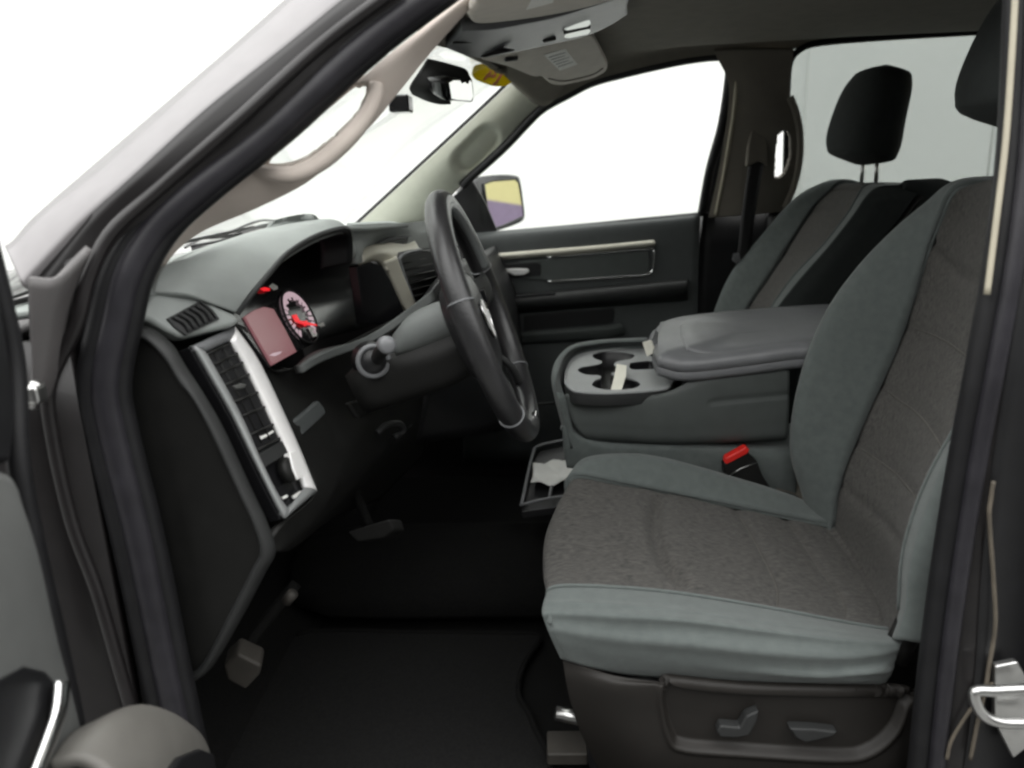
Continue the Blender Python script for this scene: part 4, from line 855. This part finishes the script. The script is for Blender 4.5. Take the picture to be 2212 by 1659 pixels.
# ================================================================== PASSENGER DOOR
pd = thing('passenger_door', 'closed dark grey passenger door with chrome handle, map pocket and outside mirror', 'car door', (.2, 1.62, .6))
door = [[P(a, b, y=1.62) for a, b in [(1000, 505), (1060, 500), (1200, 488), (1350, 474), (1512, 458)]],
        [P(a, b, y=1.59) for a, b in [(1000, 530), (1060, 524), (1200, 512), (1350, 498), (1512, 482)]],
        [P(a, b, y=1.585) for a, b in [(1000, 640), (1060, 634), (1200, 620), (1350, 606), (1508, 590)]],
        [P(a, b, y=1.585) for a, b in [(1000, 780), (1060, 775), (1200, 770), (1350, 760), (1504, 748)]],
        [P(a, b, y=1.60) for a, b in [(1000, 1000), (1060, 1000), (1200, 1000), (1350, 1000), (1480, 1000)]]]
patch('door_panel', door, M['door_grey'] if 'door_grey' in M else M['console'], pd, 30, 40, .03, off=1)
D = lambda L, y=1.575: [P(a, b, y=y) for a, b in L]
patch('trim_strip', [D([(1060, 548), (1150, 541), (1300, 529), (1412, 518)]), D([(1060, 555), (1150, 549), (1300, 537), (1416, 525)], 1.568), D([(1066, 562), (1150, 556), (1300, 543), (1414, 532)])], M['champagne'], pd, 8, 30, .008)
ins = prism('inset_panel', D([(1120, 566), (1250, 556), (1400, 545), (1404, 560), (1402, 584), (1390, 592), (1250, 602), (1190, 606), (1120, 602)], 1.578), (0, .02, 0), M['dash_grey'] if 0 else M['console'], pd, .003)
tube('chrome_line', D([(1182, 608), (1260, 603), (1350, 597), (1392, 594), (1408, 586), (1412, 566), (1413, 540)], 1.574), .0028, M['chrome'], pd, 8, 50)
tube('chrome_line', D([(1180, 556), (1300, 546), (1410, 537)], 1.574), .0022, M['chrome'], pd, 8, 20)
prism('handle_recess', D([(1072, 572), (1160, 566), (1170, 572), (1168, 596), (1100, 602), (1074, 600)], 1.576), (0, .015, 0), M['black'], pd, .004)
prism('door_handle', D([(1074, 583), (1110, 580), (1140, 581), (1144, 587), (1132, 594), (1112, 595), (1100, 590), (1075, 590)], 1.566), (0, .01, 0), M['silver'], pd, .003)
patch('armrest', [D([(1020, 645), (1150, 632), (1300, 618), (1440, 606), (1486, 602)], 1.585), D([(1020, 655), (1150, 640), (1300, 626), (1440, 612), (1486, 608)], 1.53), D([(1020, 672), (1150, 662), (1300, 650), (1440, 636), (1486, 628)], 1.53), D([(1020, 685), (1150, 676), (1300, 664), (1440, 654), (1486, 650)], 1.585)], M['plastic'], pd, 14, 30, .008)
prism('window_switch', D([(1100, 640), (1200, 632), (1200, 640), (1100, 648)], 1.527), (0, .01, 0), M['gloss_black'], pd, .002)
prism('map_pocket', D([(1130, 680), (1325, 664), (1330, 672), (1326, 698), (1310, 702), (1130, 716)], 1.583), (0, .01, 0), M['black'], pd, .004)
patch('pocket_lip', [D([(1110, 718), (1220, 711), (1310, 704), (1338, 698)], 1.57), D([(1110, 726), (1220, 719), (1310, 712), (1346, 704)], 1.562), D([(1110, 745), (1220, 738), (1310, 732), (1350, 722)], 1.575)], M['console'], pd, 8, 24, .006)
# upper door frame and glass
wf = [(1000, 405), (1019, 386), (1058, 352), (1101, 312), (1139, 271), (1176, 236), (1230, 206), (1281, 180), (1341, 163), (1416, 145), (1490, 130), (1545, 123), (1566, 130), (1572, 160), (1556, 270), (1538, 370), (1521, 462)]
tube('window_frame', [P(a+6*(1 if a > 1540 else -.5), b-3, pl=FARP)+Vector((0, .01, 0)) for a, b in wf], .014, M['black'], pd, 10, 80)
low_ = [(1030, 506), (1150, 494), (1300, 480), (1400, 470), (1521, 460)]
tube('window_seal', [P(a, b, pl=FARP)+Vector((0, -.004, -.004)) for a, b in low_], .006, M['black'], pd, 8, 30)
wtopc = [(1030, 380), (1139, 271), (1281, 180), (1416, 145), (1566, 125)]
patch('window_glass', [[P(a, b, pl=FARP)+Vector((0, .01, -.02)) for a, b in low_], [P(a, b, pl=FARP)+Vector((0, .01, .01)) for a, b in wtopc]], M['glass'], pd, 10, 20, .004)
prism('mirror_sail', [P(a, b, y=1.63) for a, b in [(985, 520), (1075, 500), (1050, 440), (1020, 388), (960, 440)]], (0, .02, 0), M['black'], pd, .003)
# outside mirror
def mr(a, b, h=0): return P(a, b, pl=PMI)+MN*h
mcn = P(1082, 440, y=1.93)
tgt = Vector((7.0, 3.0, 1.2))
MN = ((CAM-mcn).normalized()+(tgt-mcn).normalized()).normalized(); PMI = (mcn, MN)
ho = [(1012, 400), (1030, 386), (1075, 379), (1112, 381), (1122, 392), (1129, 440), (1131, 466), (1122, 480), (1075, 497), (1040, 502), (1014, 500), (1008, 450)]
hs = crv([mr(a, b) for a, b in ho+[ho[0]]], 60)[:-1]; hcn = sum(hs, Vector())/60
hou = loft('mirror_housing', [[hcn+(p-hcn)*.95+MN*.006 for p in hs], [hcn+(p-hcn)*1.02+MN*.002 for p in hs], [hcn+(p-hcn)*1.03-MN*.03 for p in hs], [hcn+(p-hcn)*.9-MN*.07 for p in hs], [hcn+(p-hcn)*.5-MN*.10 for p in hs]], M['gloss_black'], pd)
gl = [(1040, 398), (1058, 391), (1108, 387), (1116, 396), (1124, 445), (1126, 468), (1080, 489), (1055, 495), (1050, 470), (1044, 430)]
prism('mirror_glass', [mr(a, b, .012) for a, b in gl], MN*-.006, M['mirror'], hou, .001)
tube('mirror_bezel', [mr(a, b, .012) for a, b in gl], .004, M['black'], hou, 8, closed=True)
tube('mirror_arm', [P(1010, 480, y=1.66), P(1010, 470, y=1.80), hcn-MN*.05], .03, M['black'], pd, 10, 10)

# rear passenger door with tinted glass
rd = thing('rear_passenger_door', 'rear passenger door with dark tinted window behind the passenger headrest', 'car door', (1.4, 1.62, .6))
RG = [(1690, 450), (1800, 430), (1953, 416), (2159, 404), (2330, 398)]
RT = [(1700, 100), (1800, 84), (1953, 72), (2159, 58), (2330, 50)]
patch('window_glass', [[P(a, b, pl=FARP)+Vector((0, .01, -.02)) for a, b in RG], [P(a, b, pl=FARP)+Vector((0, .01, .02)) for a, b in RT]], M['tint'], rd, 8, 20, .004)
patch('door_panel', [[P(a, b, y=1.615) for a, b in [(1660, 452), (1800, 432), (1953, 418), (2159, 406), (2360, 398)]], [P(a, b, y=1.58) for a, b in [(1660, 480), (1800, 460), (1953, 446), (2159, 436), (2360, 426)]], [P(a, b, y=1.58) for a, b in [(1660, 700), (1800, 690), (1953, 680), (2159, 670), (2360, 660)]], [P(a, b, y=1.6) for a, b in [(1660, 1000), (1800, 1000), (1953, 1000), (2159, 1000), (2360, 1000)]]], M['black'], rd, 20, 24, .03, off=1)
tube('window_frame', [P(a, b, pl=FARP)+Vector((0, -.004, 0)) for a, b in [(1694, 450), (1698, 300), (1700, 200), (1706, 135), (1730, 106), (1773, 93), (1900, 82), (2051, 73), (2250, 62)]], .009, M['rubber'], rd, 10, 50)
tube('window_seal', [P(a, b, pl=FARP)+Vector((0, -.01, 0)) for a, b in [(1690, 448), (1800, 430), (1953, 415), (2159, 402), (2330, 396)]], .010, M['rubber'], rd, 10, 30)
rs = thing('rear_bench', 'black rear bench seat back just visible between the two front seats', 'car seat', (1.7, .81, .3))
loft('backrest', [[Vector((1.75+a, y, .5+b)) for a, b in [(-.12, -.2), (-.02, .3), (.02, .34), (.08, .34), (.1, .3), (.06, -.2)]] for y in (.1, .5, .81, 1.2, 1.52)], M['dark'], rs, sub=1)
box('seat_cushion', (1.5, .81, .30), (.26, 0, 0), (0, .7, 0), (0, 0, .09), M['dark'], rs, .05)

# ================================================================== CEILING FITTINGS
def T3(a, b, y): return P(*ZT(a, b), y=y)
oc = thing('overhead_console', 'grey overhead console with map lamp lenses and switches, on the headliner centre', 'overhead console', (.05, .81, 1.27))
ocs = patch('console_shell', [[T3(300, 420, .70), T3(600, 520, .78), T3(900, 480, .86), T3(1300, 395, .93), T3(1600, 320, .95), T3(1800, 230, .93), T3(1960, 130, .88)],
                        [T3(390, 370, .66), T3(620, 400, .70), T3(900, 380, .76), T3(1300, 300, .80), T3(1600, 200, .82), T3(1800, 120, .80), T3(1960, 40, .78)],
                        [T3(480, 270, .58), T3(700, 260, .60), T3(900, 230, .62), T3(1300, 150, .66), T3(1600, 60, .68), T3(1800, 0, .68), T3(2000, -80, .68)]], M['vinyl'], oc, 20, 40, .02, off=1)
prism('map_lamp', [T3(a, b, .80)+Vector((0, -.006, -.004)) for a, b in [(1375, 245), (1410, 225), (1620, 175), (1630, 200), (1600, 225), (1420, 260)]], (0, .01, .004), M['lens'], oc, .001)
prism('map_lamp', [T3(a, b, .84)+Vector((0, -.006, -.004)) for a, b in [(1390, 325), (1410, 305), (1610, 255), (1630, 270), (1600, 295), (1440, 330)]], (0, .01, .004), M['lens'], oc, .001)
prism('lamp_slot', [T3(a, b, .81)+Vector((0, -.006, -.003)) for a, b in [(1385, 300), (1390, 265), (1630, 220), (1625, 250)]], (0, .01, .004), M['black'], oc, .001)
prism('console_button', [T3(a, b, .84)+Vector((0, -.004, -.003)) for a, b in [(1190, 350), (1200, 310), (1250, 285), (1310, 275), (1320, 350), (1210, 375)]], (0, .01, .004), M['black'], oc, .001)
prism('console_button', [T3(a, b, .84)+Vector((0, -.004, -.003)) for a, b in [(970, 385), (1010, 365), (1075, 360), (1060, 385), (1000, 395)]], (0, .01, .004), M['black'], oc, .001)
prism('reading_lamp', [T3(a, b, .80)+Vector((0, -.02, -.006)) for a, b in [(490, 450), (540, 415), (640, 405), (720, 405), (950, 440), (680, 500), (620, 490)]], (0, .01, .004), M['black'], oc, .001)
prism('reading_lamp', [T3(a, b, .80)+Vector((0, -.024, -.008)) for a, b in [(600, 430), (640, 410), (680, 420), (670, 470), (640, 480)]], (0, .008, .004), M['steel'], oc, .001)
tube('console_seam', [T3(390, 385, .66), T3(620, 372, .69), T3(1000, 320, .76), T3(1300, 240, .80), T3(1640, 150, .80), T3(1800, 110, .80)], .002, M['plastic'], oc, 6, 30)
# passenger sun visor
vz = thing('sun_visor', 'grey passenger sun visor with a white warning label, by the windscreen top', 'sun visor', T3(1400, 550, 1.15))
vo = [(640, 540), (900, 470), (1300, 400), (1560, 330), (1640, 330), (1690, 390), (1770, 540), (1785, 600), (1760, 650), (1640, 710), (1400, 765), (1290, 765), (1230, 730), (1180, 690), (1100, 690), (900, 610), (760, 570)]
VP = plane3(T3(640, 540, .93), T3(1640, 330, 1.02), T3(1290, 765, 1.36))
VN = VP[1] if VP[1].z < 0 else -VP[1]
def vp(a, b, h=0): return P(*ZT(a, b), pl=VP)+VN*h
prism('visor_panel', crv([vp(a, b) for a, b in vo+[vo[0]]], 60)[:-1], -VN*.018, M['visor'] if 'visor' in M else M['headliner'], vz, .007, 3)
wl_ = prism('warning_label', [vp(a, b, .0015) for a, b in [(1205, 490), (1400, 435), (1510, 575), (1350, 632)]], -VN*.001, M['label_print'], vz, .0003)
for k in range(5):
    t = .18+.15*k; a0, b0, a1_, b1_ = 1205+145*t, 490+142*t, 1400+110*t, 435+140*t
    tube('print_line', [vp(a0+(a1_-a0)*.1, b0+(b1_-b0)*.1, .0016), vp(a0+(a1_-a0)*(.9-.12*(k % 2)), b0+(b1_-b0)*(.9-.12*(k % 2)), .0016)], .0011, M['vinyl'], wl_, 6)
tube('visor_clip', [vp(860, 520, .003), vp(960, 510, .003)], .006, M['plastic'], vz, 8)
tube('visor_fold', [vp(1250, 705, .001), vp(1400, 725, .001), vp(1640, 670, .001), vp(1740, 610, .001)], .002, M['trim_brown'], vz, 6, 20)
# driver sun visor
dv = thing('sun_visor', 'driver sun visor folded up at the top edge, with part of a white label', 'sun visor', T3(1000, 100, .45))
DP = plane3(T3(500, 180, .35), T3(2000, -60, .45), T3(520, 260, .60))
DN = DP[1] if DP[1].z < 0 else -DP[1]
def dp(a, b, h=0): return P(*ZT(a, b), pl=DP)+DN*h
prism('visor_panel', crv([dp(a, b) for a, b in [(520, 150), (600, 215), (900, 190), (1300, 130), (1700, 40), (1900, -40), (1700, -160), (700, -160), (590, 60), (520, 150)]], 50)[:-1], -DN*.018, M['visor'] if 'visor' in M else M['headliner'], dv, .007, 3)
prism('warning_label', [dp(a, b, .0015) for a, b in [(1050, 80), (1100, -20), (1310, -60), (1290, 15)]], -DN*.001, M['label_print'], dv, .0003)
# rear view mirror
rv = thing('rearview_mirror', 'black rear view mirror hanging from the windscreen, with bright reflection', 'rearview mirror', T3(250, 700, .80))
rg = [(320, 735), (360, 712), (510, 708), (530, 730), (545, 860), (525, 900), (400, 890), (345, 880)]
mc_ = T3(440, 800, .80)
RN = ((CAM-mc_).normalized()+(Vector((.45, 1.75, 1.10))-mc_).normalized()).normalized(); RPL = (mc_, RN)
def rm(a, b, h=0): return P(*ZT(a, b), pl=RPL)+RN*h
full = [(300, 728), (345, 700), (440, 694), (522, 694), (546, 722), (561, 862), (540, 914), (470, 908), (380, 902), (325, 890)]
fl_ = crv([rm(a, b) for a, b in full+[full[0]]], 50)[:-1]; fc_ = sum(fl_, Vector())/49
rh = loft('mirror_housing', [[p+RN*.004 for p in fl_], [p-RN*.012 for p in fl_], [fc_+(p-fc_)*.85-RN*.035 for p in fl_], [fc_+(p-fc_)*.5-RN*.055 for p in fl_]], M['gloss_black'], rv)
prism('mirror_glass', [rm(a, b, .008) for a, b in rg], RN*-.004, M['mirror'], rh, .001)
patch('mirror_mount', [[T3(160, 525, .79), T3(330, 565, .80), T3(500, 620, .80), T3(545, 690, .80)], [T3(80, 650, .77), T3(240, 660, .77), T3(380, 690, .78), T3(530, 715, .79)], [T3(0, 780, .78), T3(120, 800, .77), T3(230, 800, .77), T3(320, 860, .78)], [T3(20, 850, .80), T3(150, 910, .80), T3(270, 940, .80), T3(370, 940, .80)]], M['dark'], rv, 20, 20, .015)
box('sensor_box', P(866, 225, y=.85), (.022, 0, 0), (0, .03, 0), (0, 0, .018), M['gloss_black'], rv, .005)
# year sticker on the glass, read from outside so mirrored here
stk = thing('windshield_sticker', 'yellow oval windscreen sticker with red numerals 14 seen from behind', 'sticker', T3(740, 680, 1.3))
SP = plane3(T3(560, 690, 1.22), T3(900, 690, 1.40), T3(740, 780, 1.31))
SN = SP[1] if SP[1].x > 0 else -SP[1]
def spp(a, b, h=0): return P(*ZT(a, b), pl=SP)+SN*h
so = [(560, 650), (600, 600), (680, 610), (780, 650), (880, 690), (925, 715), (905, 750), (850, 775), (760, 775), (650, 740), (590, 710)]
so_ = [(560, 670), (590, 590), (690, 575), (800, 610), (900, 660), (925, 715), (905, 750), (850, 775), (760, 775), (650, 740), (590, 710)]
prism('sticker_sheet', crv([spp(a, b) for a, b in so_+[so_[0]]], 50)[:-1], SN*-.001, M['sticker'], stk, 0)
def stroke(L, wd):
    A_ = []; B_ = []
    for i, (a, b) in enumerate(L):
        p, q = L[max(0, i-1)], L[min(len(L)-1, i+1)]; dx, dy = q[0]-p[0], q[1]-p[1]; l = math.hypot(dx, dy)
        A_.append((a-dy/l*wd, b+dx/l*wd)); B_.append((a+dy/l*wd, b-dx/l*wd))
    prism('numeral', [spp(a, b, .0008) for a, b in A_+B_[::-1]], SN*-.0006, M['numeral'], stk, 0)
stroke([(830, 660), (805, 700), (780, 745), (750, 765)], 12)
stroke([(735, 640), (712, 668), (690, 690), (670, 722)], 11); stroke([(690, 690), (720, 684), (770, 680)], 10); stroke([(770, 640), (770, 680), (745, 700)], 9)
# wipers outside the windscreen
wp = thing('windshield_wiper', 'black wiper arm lying outside at the bottom of the windscreen', 'wiper', K(1100, 220, .5))
for L in ([(560, 385), (720, 300), (920, 265), (1120, 180), (1270, 140), (1450, 152), (1640, 145)], [(720, 300), (960, 280), (1150, 215), (1300, 175), (1480, 158)]):
    tube('wiper_arm', [K(a, b+6, .5)+Vector((-.42, 0, -.0)) for a, b in L] if 0 else [P(*ZK(a, b), x=-.78) for a, b in L], .004, M['black'], wp, 8, 40)
tube('wiper_blade', [P(*ZK(a, b), x=-.79) for a, b in [(620, 370), (900, 320), (1200, 215), (1500, 165)]], .005, M['black'], wp, 8, 30)

# ================================================================== FOOTWELL
fm = thing('floor_mat', 'black carpet floor mat in the driver footwell', 'floor mat', (-.15, .4, .0))
mt = [P(a, b, z=.012) for a, b in [(640, 1372), (700, 1362), (900, 1366), (1100, 1368), (1165, 1375), (1130, 1440), (1120, 1500), (1150, 1560), (1170, 1700), (800, 1750), (440, 1700), (520, 1520), (600, 1420)]]
prism('mat_pile', crv(mt+[mt[0]], 60)[:-1], (0, 0, -.012), M['matcloth'], fm, .004)
tube('mat_edge', mt, .006, M['carpet'], fm, 8, 80, closed=False)
bp = thing('brake_pedal', 'black brake pedal hanging in the dark footwell below the column', 'pedal', P(800, 1150, y=.36))
prism('pedal_pad', [P(a, b, y=.38) for a, b in [(745, 1148), (840, 1120), (850, 1145), (830, 1162), (770, 1172)]], (.02, .02, -.01), M['dark'], bp, .005)
tube('pedal_arm', [P(800, 1140, y=.42), P(760, 1040, y=.46), P(740, 960, y=.46)], .01, M['carpet'], bp, 8, 10)
kp = thing('parking_brake_pedal', 'grey parking brake pedal pad below the dashboard end cover', 'pedal', P(520, 1450, y=.1))
prism('pedal_pad', [P(a, b, y=.12) for a, b in [(482, 1440), (512, 1412), (566, 1438), (560, 1460), (530, 1492), (490, 1470)]], (-.012, .05, .0), M['pedal_rubber'], kp, .006)
tube('pedal_arm', [P(510, 1440, y=.16), P(560, 1360, y=.2), P(640, 1260, y=.24)], .010, M['carpet'], kp, 8, 10)
tube('pedal_link', [P(618, 1300, y=.16), P(634, 1280, y=.16)], .009, M['pedal_rubber'], kp, 8)

# ================================================================== OPEN DRIVER DOOR (left edge of the picture)
dd = thing('driver_door', 'open driver door with grey inner panel and chrome pull, at the left edge', 'car door', (-.38, -.05, .3))
hx = Vector((-.39, -.045, 0)); dr = Vector((.17, -.985, 0)).normalized(); dn = Vector((.985, .17, 0)).normalized()
DPL = (hx, dn)
def dq(a, b, h=0): return P(a, b, pl=DPL)+dn*h
dpn = [[dq(-120, 1000), dq(-40, 1010), dq(20, 1030), dq(40, 1060)], [dq(-120, 1150, .01), dq(-30, 1160, .012), dq(50, 1180, .01), dq(78, 1200)], [dq(-120, 1350, .012), dq(-10, 1360, .016), dq(95, 1380, .01), dq(125, 1400)], [dq(-120, 1560, .012), dq(20, 1560, .016), dq(140, 1560, .01), dq(172, 1570)], [dq(-120, 1750, .01), dq(40, 1750, .012), dq(170, 1750, .01), dq(205, 1760)]]
patch('door_panel', dpn, M['door_panel'] if 'door_panel' in M else M['vinyl'], dd, 30, 20, .03)
sh_ = [dq(-150, 460, -.03), dq(0, 480, -.03), dq(40, 640, -.03), dq(62, 780, -.03), dq(70, 1000, -.03), dq(110, 1250, -.03), dq(170, 1480, -.03), dq(230, 1720, -.03), dq(-150, 1760, -.03)]
prism('door_shell', sh_, -dn*.06, M['black'], dd, .01)
tube('door_seal', [dq(a, b, -.02) for a, b in [(10, 500), (48, 660), (74, 800), (84, 1000), (120, 1200), (165, 1400), (215, 1640), (235, 1760)]], .012, M['rubber'], dd, 10, 50)
prism('upper_trim', [dq(a, b, -.01) for a, b in [(-120, 560), (20, 600), (52, 800), (60, 900), (50, 1000), (-120, 990)]], -dn*.02, M['black'], dd, .008)
prism('pull_recess', [dq(a, b, .018) for a, b in [(-100, 1500), (10, 1440), (60, 1452), (86, 1480), (70, 1560), (30, 1700), (-100, 1740)]], -dn*.01, M['black'], dd, .006)
A_ = crv([dq(a, b, .030) for a, b in [(54, 1480), (46, 1540), (24, 1600), (-10, 1680)]], 30); B_ = crv([dq(a, b, .030) for a, b in [(84, 1478), (72, 1545), (48, 1610), (12, 1690)]], 30)
patchG('chrome_pull', [[a*(1-s)+b*s+dn*.006*math.sin(math.pi*s) for a, b in zip(A_, B_)] for s in [k/6 for k in range(7)]], M['chrome'], dd, .008)
po = [[dq(60, 1650, .02), dq(110, 1590, .02), dq(180, 1560, .015), dq(235, 1570, .01)], [dq(60, 1650, .05), dq(120, 1570, .06), dq(200, 1535, .06), dq(270, 1560, .055)], [dq(60, 1700, .08), dq(160, 1640, .09), dq(250, 1600, .09), dq(310, 1610, .08)], [dq(60, 1800, .09), dq(160, 1760, .10), dq(270, 1740, .10), dq(335, 1740, .09)]]
poc = patch('map_pocket', po, M['pocket'] if 'pocket' in M else M['trim_brown'], dd, 24, 24, .012)
prism('pocket_opening', [dq(a, b, .105) for a, b in [(150, 1700), (190, 1660), (250, 1640), (285, 1650), (290, 1700), (240, 1740), (160, 1740)]], -dn*.02, M['black'], dd, .004)

# added unseen yellow and purple cloth, there only for the outside mirror to reflect
bn = thing('added_banner', 'added unseen yellow and purple cloth for the outside mirror to reflect', 'added_banner', (7.2, 3, -.6))
by = [Vector((7.2, y, 0)) for y in (1.6, 4.4)]
prism('added_cloth', [(7.2, 1.2, .9), (7.2, 4.8, .9), (7.2, 4.8, 2.6), (7.2, 1.2, 2.6)], (.03, 0, 0), M['yellow'], bn, .002)
prism('added_band', crv([Vector(v) for v in [(7.185, 1.2, -.3), (7.185, 4.8, -.3), (7.185, 4.8, 1.1), (7.185, 4.0, 1.2), (7.185, 3.3, 1.15), (7.185, 2.6, 1.35), (7.185, 1.9, 1.8), (7.185, 1.2, 1.7)]], 8), (.03, 0, 0), M['purple'], bn, .002)
for y in (1.3, 4.7): tube('added_pole', [(7.25, y, -.6), (7.25, y, 2.65)], .03, M['steel'], bn, 8)
